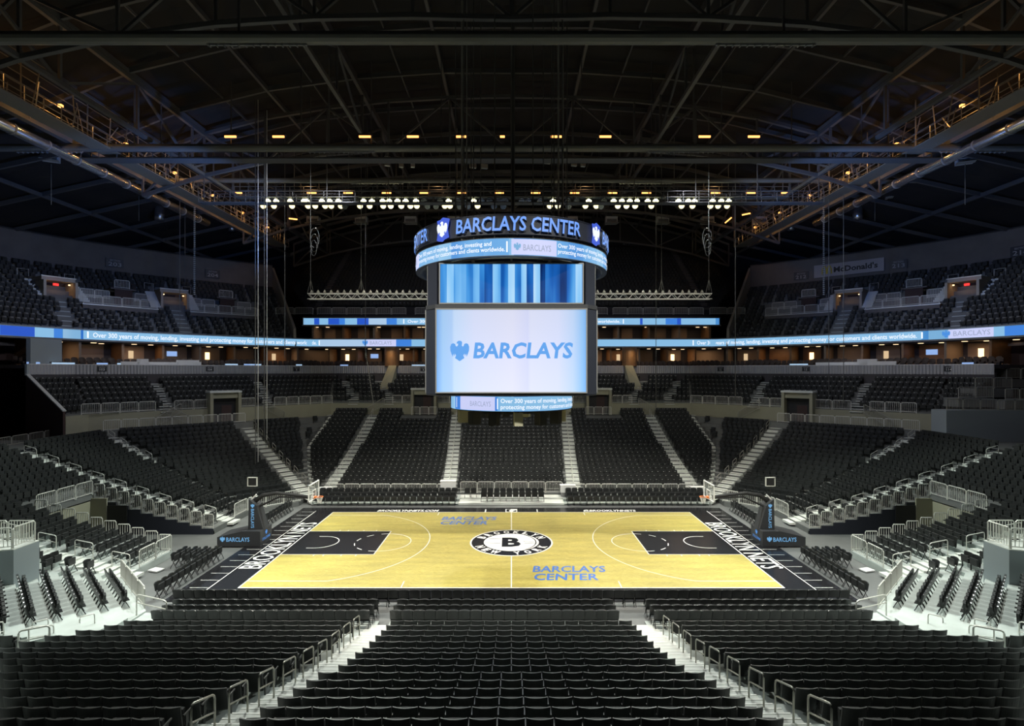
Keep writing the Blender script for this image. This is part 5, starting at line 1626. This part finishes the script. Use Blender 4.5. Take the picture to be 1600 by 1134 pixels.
# ================================================================ hoops
for sx, word in ((-1, 'left'), (1, 'right')):
    hp = empty('basketball_hoop', (sx * 17, 0, 0), '%s portable basketball hoop with padded dark stand and glass backboard' % word, 'basketball hoop'); hp.location = (0, 0, 0)
    X = lambda x: sx * x
    m = MB()
    vs = [(X(19.1), -.85, .02), (X(16.3), -.85, .02), (X(16.3), -.85, 1.0), (X(17.5), -.85, 1.0), (X(19.1), -.85, .62)]
    vs += [(a, .85, c) for a, b_, c in vs]
    m.add(vs, [(0, 1, 2, 3, 4), (9, 8, 7, 6, 5), (0, 5, 6, 1), (1, 6, 7, 2), (2, 7, 8, 3), (3, 8, 9, 4), (4, 9, 5, 0)], 'charcoal'); m.build('base', hp)
    m = MB()
    vs = [(X(17.3), -.42, .95), (X(16.28), -.42, .95), (X(16.75), -.42, 2.55), (X(17.25), -.42, 3.0)]
    vs += [(a, .42, c) for a, b_, c in vs]
    m.add(vs, [(0, 1, 2, 3), (7, 6, 5, 4), (0, 4, 5, 1), (1, 5, 6, 2), (2, 6, 7, 3), (3, 7, 4, 0)], 'charcoal'); m.build('padded_column', hp)
    m = MB()
    m.tube([(X(17.1), 0, 2.75), (X(16.5), 0, 3.15), (X(15.6), 0, 3.3), (X(13.35), 0, 3.05)], .17, 'black', 8, r2=.09)
    m.tube([(X(16.8), 0, 2.4), (X(15.4), 0, 3.05), (X(13.35), 0, 2.95)], .06, 'black', 8); m.bar((X(17.25), -.2, 2.85), (X(16.85), -.2, 3.25), .1, .08, 'white'); m.build('arm', hp)
    m = MB(); m.box((X(13.13), 0, 3.43), (.03, 1.83, 1.07), 'glass'); o = m.build('backboard', hp)
    m = MB()
    for y in (-.92, .92): m.box((X(13.13), y, 3.43), (.07, .06, 1.12), 'white')
    for z in (2.9, 3.96): m.box((X(13.13), 0, z), (.07, 1.9, .07), 'white')
    m.build('frame', o)
    m = MB()
    for y in (-.3, .3): m.box((X(13.1), y, 3.28), (.035, .05, .45), 'white')
    for z in (3.06, 3.5): m.box((X(13.1), 0, z), (.035, .65, .05), 'white')
    m.build('target_square', o)
    m = MB(); m.tube([(X(12.75) + .23 * cos(2 * pi * k / 20), .23 * sin(2 * pi * k / 20), 3.05) for k in range(20)], .02, 'orange', 6, closed=True)
    m.box((X(13.05), 0, 3.03), (.16, .24, .12), 'orange'); o = m.build('rim', hp)
    m = MB()
    for k in range(12):
        t = 2 * pi * k / 12
        for s_ in (-1, 1):
            p = [(X(12.75) + rr_ * cos(t + s_ * d), rr_ * sin(t + s_ * d), z) for rr_, d, z in ((.23, 0, 3.05), (.17, .26, 2.9), (.13, .52, 2.76), (.12, .78, 2.62))]
            m.tube(p, .008, 'net', 4)
    m.build('net', o)
    f = MB(); f.box((X(17.2), 0, 4.05), (.5, .08, .5), 'black')
    for dx, dz, w_, h_ in ((0, .28, .62, .05), (0, -.28, .62, .05), (.3, 0, .05, .6), (-.3, 0, .05, .6)): f.box((X(17.2) + dx, -.02, 4.05 + dz), (w_, .1, h_), 'steel')
    f.box((X(17.2), 0, 3.4), (.05, .05, .9), 'black'); f.build('shot_clock', hp)
    # lettering on the padding
    m = MB(); x0 = -18.75 if sx < 0 else 16.75
    text(m, 'BARCLAYS', lambda x, y: (x0 + .25 + x, -.86, y), .27, 'e_sky', bold=.012, y0=.34, width=1.5); emblem(m, lambda x, y: (x0 + x, -.86, y), .34, 'e_sky', 0, .32); m.build('base_lettering', hp)
    m = MB()
    text(m, 'BARCLAYS', lambda x, y: (X(17.0) - .1 + y + 0.0, -.43, 2.35 - x), .2, 'e_sky', bold=.012, width=1.25); emblem(m, lambda x, y: (X(17.0) + x, -.43, y), .26, 'e_sky', 0, 2.42); m.build('column_lettering', hp)
    m = MB(); text(m, 'BARCLAYS', lambda x, y: (X(16.285), sx * x * 1.0 - sx * .55, y), .17, 'e_eagle', bold=.01, y0=.3, width=1.1); emblem(m, lambda x, y: (X(16.285), sx * x, y), .3, 'e_eagle', 0, .58); m.build('front_lettering', hp)

# ================================================================ lamps over the hall
LIT = [400 + q / 4 for q in (75, 127, 215, 300, 318, 412, 460, 515, 672, 725, 792, 832, 885, 935, 1000, 1205, 1360)] + [530 + q / 2.963 for q in (990, 1155, 1270, 1308, 1345, 1378, 1428, 1465)] + [1060 + q / 2.963 for q in (0, 45, 75, 158, 198, 232)]
LIT_LOW = [400 + q / 4 for q in (45, 112, 225, 325, 370, 432, 470, 530, 650, 710, 795, 842, 908, 965, 1005, 1180, 1212, 1385)] + [530 + q / 2.963 for q in (975, 1012, 1140, 1190, 1290, 1330, 1370, 1445)] + [1065, 1082, 1110, 1122, 1136]
OFF = [400 + q / 4 for q in (570, 625, 1050, 1150, 1262, 1298, 1410, 1458, 1510, 1550)] + [530 + q / 2.963 for q in (695, 738, 770, 845, 875, 930, 1060, 1100, 1225)]
OFF_LOW = [400 + q / 4 for q in (555, 1072, 1125, 1272, 1325, 1487, 1545)] + [530 + q / 2.963 for q in (717, 760, 1062, 1212)]
def flood_parts(lens):
    b = MB(); T = Matrix.Rotation(radians(112), 4, 'X')
    b.cyl((0, 0, -.42), .12, .42, 'charcoal', 12, r2=.34, T=T)
    c = MB(); c.cyl((0, 0, .0), .31, .03, lens, 14, T=T)
    y = MB(); y.bar((-.36, 0, 0), (-.36, 0, .55), .04, .04, 'charcoal'); y.bar((.36, 0, 0), (.36, 0, .55), .04, .04, 'charcoal'); y.bar((-.36, 0, .55), (.36, 0, .55), .04, .04, 'charcoal')
    return [('housing', b, 0), ('lens', c, 0), ('yoke', y, 0)]
ZF = 59.5
def lamps(xs_, v, lens, what, row, group):
    p = proto('floodlight', flood_parts(lens)); first = True
    for i, px in enumerate(sorted(xs_)):
        o = p if first else dup(p); first = False
        q = P(px, v, ZF); o.location = q
        tag(o, '%s floodlight in the %s row over the far catwalk, %s from left' % (what, row, ORD[i + 1]), 'floodlight', group)
lamps(LIT, 315, 'e_flood', 'glaring yellow-white', 'upper', 'lit floodlights')
lamps(LIT_LOW, 321.5, 'e_flood_low', 'dimmer downturned', 'lower', 'lower lit floodlights')
lamps(OFF, 314, 'unlit', 'unlit silver', 'upper', 'unlit floodlights')
lamps(OFF_LOW, 322.5, 'unlit', 'unlit downturned', 'lower', 'lower unlit floodlights')
m = MB()
for dz in (.75, 1.3): m.bar((-27.5, ZF + CAM_Y, P(0, 315, ZF).z + dz), (27.5, ZF + CAM_Y, P(0, 315, ZF).z + dz), .12, .12, 'charcoal')
for i in range(28): m.bar((-27 + 2 * i, ZF + CAM_Y, P(0, 315, ZF).z + .6), (-27 + 2 * i, ZF + CAM_Y, P(0, 315, ZF).z + 2.2), .08, .08, 'charcoal')
tag(m.build('lighting_rail'), 'dark rail carrying the row of floodlights under the far catwalk', 'lighting rail')
def amber(px, v, Z, w, label, tilt=0):
    e = empty('work_light', P(px, v, Z), label, 'work light', 'amber work lights', 0)
    m = MB(); m.box((0, 0, 0), (w, .1, .15), 'e_orange'); m.build('tube', e)
    m = MB(); m.box((0, .12, .2), (w + .2, .3, .12), 'charcoal'); m.build('housing', e)
    e.rotation_euler.y = tilt
for i, px in enumerate((360, 435, 570, 645, 721, 785, 870, 946, 1101, 1178)):
    amber(px, 213.5, 46.3, .98 if px != 785 else .4, 'amber strip work light on the nearer catwalk, %s from left' % ORD[i + 1])
for i, px in enumerate((371, 487, 544, 604, 663, 722, 780, 837, 898, 957, 1010, 1118, 1173, 1228)):
    amber(px, 301.5, 59.9, 1.0, 'amber strip work light above the floodlights, %s from left' % ORD[i + 1])
for px, v, t, nm in ((458, 342, .12, 'left'), (1166, 334.5, -.2, 'right'), (1138, 344, -.7, 'right lower')):
    amber(px, v, 72, 1.1, 'small tilted amber light below the floodlights, %s' % nm, t)
# wash of the amber lights
for x in (-22, -8, 8, 22):
    l = bpy.data.lights.new('work_light_glow', 'POINT'); l.energy = 60; l.color = (1, .55, .25); l.shadow_soft_size = .3
    o = bpy.data.objects.new('work_light_glow', l); COL.objects.link(o); o.location = (x, 22.6, 31.6)

# suspended boxes, ducts, cables
def unit(px, v, Z, w, h, label, rzv=0):
    e = empty('air_unit', P(px, v, Z), label, 'air unit', 'hanging grey air units', rzv)
    m = MB(); m.box((0, 0, 0), (w, w * .6, h), 'unitgrey'); m.build('body', e)
    m = MB(); m.box((0, -w * .32, -h * .1), (w * .82, .05, h * .5), 'charcoal')
    for k in range(3): m.box((0, -w * .34, -h * .3 + k * h * .2), (w * .8, .06, .05), 'steel')
    m.box((0, -w * .38, -h * .56), (w * 1.08, w * .5, .06), 'aisle_steel'); m.build('louvre', e)
    m = MB()
    for s_ in (-1, 1): m.bar((s_ * w * .4, 0, h / 2), (s_ * w * .4, 0, h / 2 + 2.5), .04, .04, 'cable')
    m.build('hanger', e)
for i, px in enumerate((408, 490, 565, 642, 709, 771, 846, 893, 955, 1035, 1105, 1187)):
    unit(px, 344.5, 77, 1.65, .95, 'hanging grey louvred air unit in the row below the floodlights, %s from left' % ORD[i + 1])
unit(79, 244, 50, 1.3, .9, 'hanging grey air unit beside the left duct, nearer one', .5); unit(193, 301, 62, 1.5, 1.0, 'hanging grey air unit beside the left duct, farther one', .5)
unit(1507, 248, 50, 1.3, .9, 'hanging grey air unit beside the right duct, nearer one', -.5); unit(1396, 302, 62, 1.5, 1.0, 'hanging grey air unit beside the right duct, farther one', -.5)
for px, v, Z, nm in ((249, 329, 66, 'left nearer'), (362, 349, 78, 'left farther'), (1340, 328, 66, 'right nearer'), (1236, 348, 78, 'right farther')):
    p = P(px, v, Z)
    e = empty('duct_drop', p, 'shiny vertical metal duct drop, %s' % nm, 'duct', 'vertical duct drops')
    m = MB(); m.tube([(0, 0, 1.3), (0, 0, -.5), (.1 if px < 799 else -.1, -.1, -1.2)], .52, 'duct', 16); m.build('pipe', e, smooth=True)
    m = MB(); m.tube([(0, 0, 1.2), (0, 0, 1.35)], .58, 'boxgrey', 16); m.build('collar', e)
    m = MB(); m.tube([(0, 0, 1.3), (0, 0, 5)], .4, 'roofsteel', 10); m.build('riser', e)
cables = [(399, 725, 50, 330), (413, 690, 52, 325), (445, 560, 57, 325), (571, 560, 60, 320), (1025, 640, 58, 325), (1149, 620, 57, 325), (1295, 630, 58, 320), (1318, 630, 56, 320), (281, 520, 60, 330), (289, 445, 64, 330), (217, 345, 60, 300), (1367, 345, 60, 300), (1508, 320, 50, 255), (80, 320, 50, 255)]
def line_x(px, v, Z): return P(px, v, Z)
for i, (px, v, Z, vt) in enumerate(cables):
    a = P(px, v, Z); top = Vector((a.x, a.y, rz(a.x) - .3))
    m = MB(); m.tube([a, top], .035, 'cable', 5)
    if i in (0, 1): m.tube([a + Vector((.25, 0, .2)), top + Vector((.25, 0, 0))], .03, 'steel', 5)
    tag(m.build('rigging_cable'), 'thin hanging rigging cable, %s from the left' % ORD[1 + sorted(c[0] for c in cables).index(px)], 'cable', 'rigging cables')
for px, nm in ((304, 'left'), (1287, 'right')):
    a = P(px, 460, 62); m = MB(); m.tube([a, (a.x, a.y, 31)], .05, 'cable', 5)
    for k in range(60):
        z = a.z + k * .22
        if z < 30.5: m.box((a.x, a.y, z), (.18, .1, .05), 'steel')
    tag(m.build('hoist_chain'), 'knotted hoist chain hanging at the %s side' % nm, 'chain', 'hoist chains')
# curtain truss with its speaker line
TY = 15.5; TZ = TY - CAM_Y
zt_ = CAM_Z - (463 - 578.5) / FPX * TZ
for x0, x1, nm in ((482, 700, 'left'), (898, 1111, 'right')):
    xa, xb = (x0 - 799) / FPX * TZ, (x1 - 799) / FPX * TZ
    e = empty('rigging_truss', ((xa + xb) / 2, TY, zt_), 'horizontal lattice rigging truss behind the scoreboard, %s half' % nm, 'truss', 'lattice rigging trusses'); e.location = (0, 0, 0)
    m = MB()
    for dy in (-.25, .25):
        for dz in (-.25, .25): m.tube([(xa, TY + dy, zt_ + dz), (xb, TY + dy, zt_ + dz)], .035, 'steel', 5)
    m.build('chord', e)
    m = MB(); n_ = int((xb - xa) / .45); st = (xb - xa) / n_
    for k in range(n_):
        a = xa + k * st
        for dy in (-.25, .25): m.bar((a, TY + dy, zt_ - .25 if k % 2 else zt_ + .25), (a + st, TY + dy, zt_ + .25 if k % 2 else zt_ - .25), .03, .03, 'steel')
        m.bar((a, TY - .25, zt_ + .25), (a + st, TY + .25, zt_ + .25), .025, .025, 'steel')
    m.build('lacing', e)
    m = MB()
    for k in range(int((xb - xa) / .62)):
        a = xa + .3 + k * .62; m.cyl((a, TY, zt_ + .36), .16, .26, 'aisle_steel', 6, r2=.04)
    m.build('pulley', e)
    for xx in ((xa + .2, xa + 5) if x0 < 799 else (xb - .2, xb - 4.7)):
        m = MB(); m.tube([(xx, TY, zt_ + .6), (xx, TY, rz(xx))], .03, 'cable', 5); m.tube([(xx, TY, zt_ + 1.6), (xx - .3, TY, zt_ + .3)], .025, 'cable', 5); m.tube([(xx, TY, zt_ + 1.6), (xx + .3, TY, zt_ + .3)], .025, 'cable', 5); m.build('hanger', e)
    xx = xa + .4 if x0 < 799 else xb - .4
    m = MB()
    for q in range(3):
        m.tube([(xx + .1 + (.28 + .08 * q) * cos(2 * pi * k / 18), TY + .1 * q, zt_ + 4.6 + .5 * q + (.75 + .1 * q) * sin(2 * pi * k / 18)) for k in range(18)], .03, 'cable', 5, closed=True)
    m.build('cable_coil', e)
# slack chain left of the scoreboard
m = MB()
for k in range(34):
    p = P(571 + 12.5 * (k / 33), 545 + k * 2.6, 62); m.box(p, (.1, .1, .12), 'aisle_steel')
tag(m.build('slack_chain'), 'beaded slack chain hanging left of the big screen', 'chain')
# small lamps and cameras on the catwalk
for i, (px, v, w) in enumerate(((605, 248, .5), (605, 256, .5), (624, 249, .5), (627, 258, .4), (645, 258, .35), (739, 259, .6), (757, 260, .6), (855, 252, .6), (875, 249, .5), (897, 256, .5), (911, 257, .4))):
    e = empty('stage_light', P(px, v, 51), 'small grey stage light hanging below the nearer catwalk, %s of eleven' % ORD[i + 1], 'stage light', 'small stage lights')
    m = MB(); m.box((0, 0, 0), (w, .3, .4), 'aisle_steel', .3); m.build('body', e)
    m = MB(); m.box((0, 0, .8), (.04, .04, 1.2), 'cable'); m.build('hanger', e)

# ================================================================ things on the suite ledge
def ledge_pt(px, off=.35): 
    pth = offset_path(fpath, off); best = None
    for a, b_ in zip(pth[:-1], pth[1:]):
        for i in range(301):
            t = i / 300; x, y = a[0] + (b_[0] - a[0]) * t, a[1] + (b_[1] - a[1]) * t
            e = abs(px_of(x, y) - px)
            if best is None or e < best[0]: best = (e, x, y, atan2(b_[1] - a[1], b_[0] - a[0]))
    return best[1:]
LZ = FZ1 + .07
def on_ledge(px, wpx, h, mt, label, name, cat, group, off=.45, depth=.5):
    x, y, an = ledge_pt(px, off); w = wpx * (y - CAM_Y) / FPX
    m = MB(); m.box((x, y, LZ + h / 2), (w, depth, h), mt, an)
    return tag(m.build(name), label, cat, group)
for i, (px, w, h) in enumerate(((203, 24, .32), (222.5, 15, .62), (246, 34, .3), (272, 12, .3), (293, 30, .55), (309, 8, .35))):
    on_ledge(px, w, h, 'white', 'white covered table on the left suite ledge, %s from left' % ORD[i + 1], 'press_table', 'table', 'white tables on the suite ledge')
for i, (px, w, h) in enumerate(((1298, 40, .3), (1338, 30, .32), (1355, 26, .62), (1385, 26, .36))):
    on_ledge(px, w, h, 'white', 'white covered table on the right suite ledge, %s from left' % ORD[i + 1], 'press_table', 'table', 'white tables on the suite ledge')
for i, (px, w) in enumerate(((52, 18), (91, 18), (108, 16), (159, 14), (187, 6), (362, 18), (390, 16), (400, 16), (467, 9), (538, 12), (655, 22), (1248, 26), (1512, 16))):
    on_ledge(px, w, .16, 'led_lightest' if i % 3 else 'e_tv', 'thin pale blue counter screen on the suite ledge, %s from left' % ORD[i + 1], 'counter_screen', 'screen', 'pale screens on the suite ledge', depth=.1)
for px in (225, 293, 1345): 
    x, y, an = ledge_pt(px, 1.2); area(x, y, RZ0 - .4, 5, .5, 45, (.8, .85, 1))  # added cool fill above the white tables to brighten them
# seats in the suites (rows of dark chairs behind the ledge)
items = []
for a, b_ in zip(offset_path(fpath, 1.3)[:-1], offset_path(fpath, 1.3)[1:]):
    l = hypot(b_[0] - a[0], b_[1] - a[1]); n_ = int(l / .62)
    nx, ny = -(b_[1] - a[1]) / l, (b_[0] - a[0]) / l
    for row_ in range(2):
        for i in range(n_):
            if (i // 6) % 2 == 0 or row_ == 0:
                t = (i + .5) / n_
                items.append(('s', a[0] + (b_[0] - a[0]) * t + nx * row_ * .9, a[1] + (b_[1] - a[1]) * t + ny * row_ * .9, FZ1 - .02 + .15 * row_, atan2(-ny, -nx) - pi / 2))
b = MB(); curved_back(.5, .2, .72, 3, 1, 0, .05, .08, .05, 'suite_chair', b, None, .06) if 'suite_chair' in M else None
M['suite_chair'] = mat('brown_suite_upholstery', (.06, .04, .03), .6)
b = MB(); curved_back(.52, .15, .7, 4, 1, 0, .05, .09, .05, 'suite_chair', b, None, .08); b.box((0, .25, .25), (.5, .45, .14), 'suite_chair'); b.box((0, .2, .1), (.3, .3, .2), 'charcoal')
p0 = None
items = items[:300]
me_o = b.build('suite_armchair'); meshd = me_o.data
for i, s in enumerate(items):
    o = me_o if i == 0 else me_o.copy()
    if i: COL.objects.link(o)
    o.location = (s[1], s[2], s[3]); o.rotation_euler.z = s[4]
    tag(o, 'dark brown suite armchair, %s from left in its row behind the ledge' % ORD[1 + i % 50] if False else 'dark rounded armchair in the rows of suites behind the fascia ledge', 'armchair', 'armchairs in the suites')
# downlights and lit pictures in the suites
rnd = random.Random(3); s = s_of_px(64); k = 0
cnt = 0
while s < s_of_px(1550):
    for j in range(2):
        c = on_path(s + 1 + j * 1.4 + rnd.random() * .4, 1.0 + rnd.random() * 1.8)
        m = MB(); m.cyl((c[0], c[1], RZ0 - .27), .26, .05, 'e_down', 10)
        tag(m.build('downlight'), 'round warm ceiling downlight in the lower suites behind the ribbon', 'downlight', 'suite downlights')
    c = on_path(s + 1.4, 3.6); an = atan2(on_path(s + 2, 3.6)[1] - c[1], on_path(s + 2, 3.6)[0] - c[0])
    if k % 2 == 0:
        m = MB(); m.box((c[0], c[1], 13.3), (.5, .06, .9), 'e_tvwarm' if k % 4 else 'e_door', an)
        tag(m.build('lit_panel'), 'small warm lit panel on the back wall of a lower suite', 'panel', 'lit suite panels')
    elif k % 3 == 0:
        m = MB(); m.box((c[0], c[1], 13.5), (1.1, .06, .6), 'e_tv', an)
        tag(m.build('television'), 'blue-white television on the back wall of a lower suite', 'television', 'suite televisions')
    s += 3.9; k += 1
for px in (495, 512, 592, 655, 662, 944, 1010, 1090, 1102):
    Z = 76.5; x = (px - 799) / FPX * Z
    m = MB(); m.cyl((x, Z + CAM_Y, U0 - .24), .26, .05, 'e_down', 10)
    tag(m.build('downlight'), 'round warm downlight in the upper far suites', 'downlight', 'upper suite downlights')
# rounded timber columns of the far suites, bridging the fascia
for px, nm in ((611, 'left'), (985, 'right')):
    x = (px - 799) / FPX * 73.5; y = 73.5 + CAM_Y
    e = empty('stair_tower', (x, y, 8), 'rounded timber drum over a beige stair wall, %s of scoreboard' % nm, 'stair tower', 'timber drums'); e.location = (0, 0, 0)
    m = MB(); m.cyl((x, y + .6, FZ1), 1.0, RZ0 - FZ1 - .15, 'wood_wall', 20); m.build('timber_drum', e, smooth=False)
    d = 1 if px < 799 else -1
    m = MB(); vs = [(x - d * .2, y - .55, FZ1 + .1), (x + d * .85, y - .55, FZ1 + .1), (x + d * .85, y - .9, 9.6), (x + d * .2, y - 2.2, 8.6), (x - d * 1.0, y - 3.2, 7.9), (x - d * .9, y - 2.0, 9.6)]
    vs += [(a, b_ + .3, c) for a, b_, c in vs]
    m.add(vs, [(0, 1, 2, 3, 4, 5)[::1], (11, 10, 9, 8, 7, 6)] + [(i, (i + 1) % 6, 6 + (i + 1) % 6, 6 + i) for i in range(6)], 'beige'); m.build('stair_wall', e)
    area(x, y - 1.4, RZ0 - .5, .6, .6, 30, (1, .7, .35))
# left and right suite end boxes
for sx, nm in ((-1, 'left'),):
    x, y, an = fas_pt(48)
    m = MB(); m.box((x - .4, y + 2.0, 13.2), (.4, 3.6, 2.6), 'podgrey'); structure(m.build('wall_left_suite_end'))
# white equipment boxes beside the far rows
for (px, v, Z, w, h, nm) in ((700.5, 757.5, 48.5, 1.35, .72, 'far left'), (887, 763, 48.3, 1.3, .6, 'far right'), (508, 767, 48.4, 1.1, .55, 'beside left far rail'), (1089, 766, 48.4, 1.2, .6, 'beside right far rail')):
    p = P(px, v, Z)
    e = empty('equipment_box', (p.x, p.y, 0), 'white box counter standing at the foot of the far stand, %s' % nm, 'counter', 'white counters')
    m = MB(); m.box((0, 0, p.z), (w, .6, h), 'white'); m.box((0, 0, p.z / 2 - .1), (w * .9, .5, max(.1, p.z - .3)), 'boxgrey'); m.build('cabinet', e)
    m = MB(); m.box((0, 0, p.z + h / 2 + .02), (w + .08, .66, .04), 'white'); m.build('top', e)
# far floor rail and pale platform
guard('fine baluster rail between far courtside rows and stand, left', [(-16.4, 12.75, .3), (-5.3, 12.75, .3)], h=.95, group='far courtside rails')
guard('fine baluster rail between far courtside rows and stand, right', [(5.3, 12.75, .3), (16.4, 12.75, .3)], h=.95, group='far courtside rails')
guard('fine baluster rail between far courtside rows and stand, centre', [(-4.6, 12.75, .45), (4.6, 12.75, .45)], h=1.0, group='far courtside rails')
m = MB()
m.box((0, 11.5, .06), (9.0, 2.6, .16), 'step'); m.box((0, 12.2, .2), (9.0, 1.2, .16), 'step')
for sx in (-1, 1): m.box((sx * 10.8, 11.55, .035), (12.6, 2.6, .07), 'concrete'); m.box((sx * 10.8, 11.98, .14), (12.6, 1.75, .27), 'concrete')
structure(m.build('floor_far_platform'))
m = MB()
for cx, w in ((-10.95, 9.9), (-.3, 10.4), (11, 9.9)):
    m.box((cx, -11.8, .03), (w, .74, .06), 'concrete'); m.box((cx, -12.6, .07), (w, .92, .15), 'concrete')
for sx in (-1, 1): m.box((sx * 5.75, -12.6, .1), (1.25, .95, .2), 'step')
structure(m.build('floor_near_platform'))
for sx, nm in ((-1, 'left'), (1, 'right')):
    m = MB(); poly = [(sx * 15.95, -11.2), (sx * 17.0, -11.0), (sx * 17.6, -13.1), (sx * 15.95, -13.1)]
    m.prism(poly if sx > 0 else poly[::-1], -.02, .26, 'concrete') if False else m.prism(poly[::-1] if sx > 0 else poly, -.02, .26, 'concrete')
    structure(m.build('floor_near_landing'))
    for i, r in enumerate((3, 5, 7)):
        x = sx * (16.0 + .32 * r + .3); y0 = -(side_y(r) + .2)
        loop_rail('thick looped handrail by the outer %s near aisle, %s up from the court' % (nm, ORD[i + 1]), (x, y0, tz(r)), (x - sx * .0 + sx * .75, y0 - .45, tz(r)), .95, 'steel', r=.035)
# stacked white trays near the baseline chairs
for sx, nm in ((-1, 'left'), (1, 'right')):
    m = MB(); m.box((sx * 20.35, -5.0, .03), (.7, .5, .06), 'white', .3 * sx); tag(m.build('floor_tray'), 'flat white tray lying on the grey floor beside the %s baseline chairs' % nm, 'tray')
# right-hand railed terraces above the end seats
for i, (px0, px1, v, Z, dz) in enumerate(((1478, 1640, 641, 47, .0), (1497, 1553, 622, 48.5, 0), (1523, 1582, 607, 50, 0), (1550, 1640, 592, 51.5, 0), (1570, 1640, 625, 47.5, 0))):
    a = P(px0, v, Z); b_ = P(px1, v + (3 if i == 0 else 0), Z)
    m = MB(); m.box(((a.x + b_.x) / 2, a.y + .8, a.z - (1.6 if i == 0 else .4)), (b_.x - a.x, 1.7, 3.2 if i == 0 else .8), 'podgrey' if i == 0 else 'terrace'); structure(m.build('floor_right_platform'))
    guard('baluster railing of the stepped terrace at far right, %s from below' % ORD[i + 1], [(a.x, a.y, a.z), (b_.x, b_.y, b_.z)], mt='aisle_steel', group='right terrace railings')
a = P(-10, 684, 44); b_ = P(92, 668, 50)
guard('low railing along the walkway edge at far left', [(a.x, a.y, a.z - .9), (b_.x, b_.y, b_.z - .9)], mt='aisle_steel', h=.8)
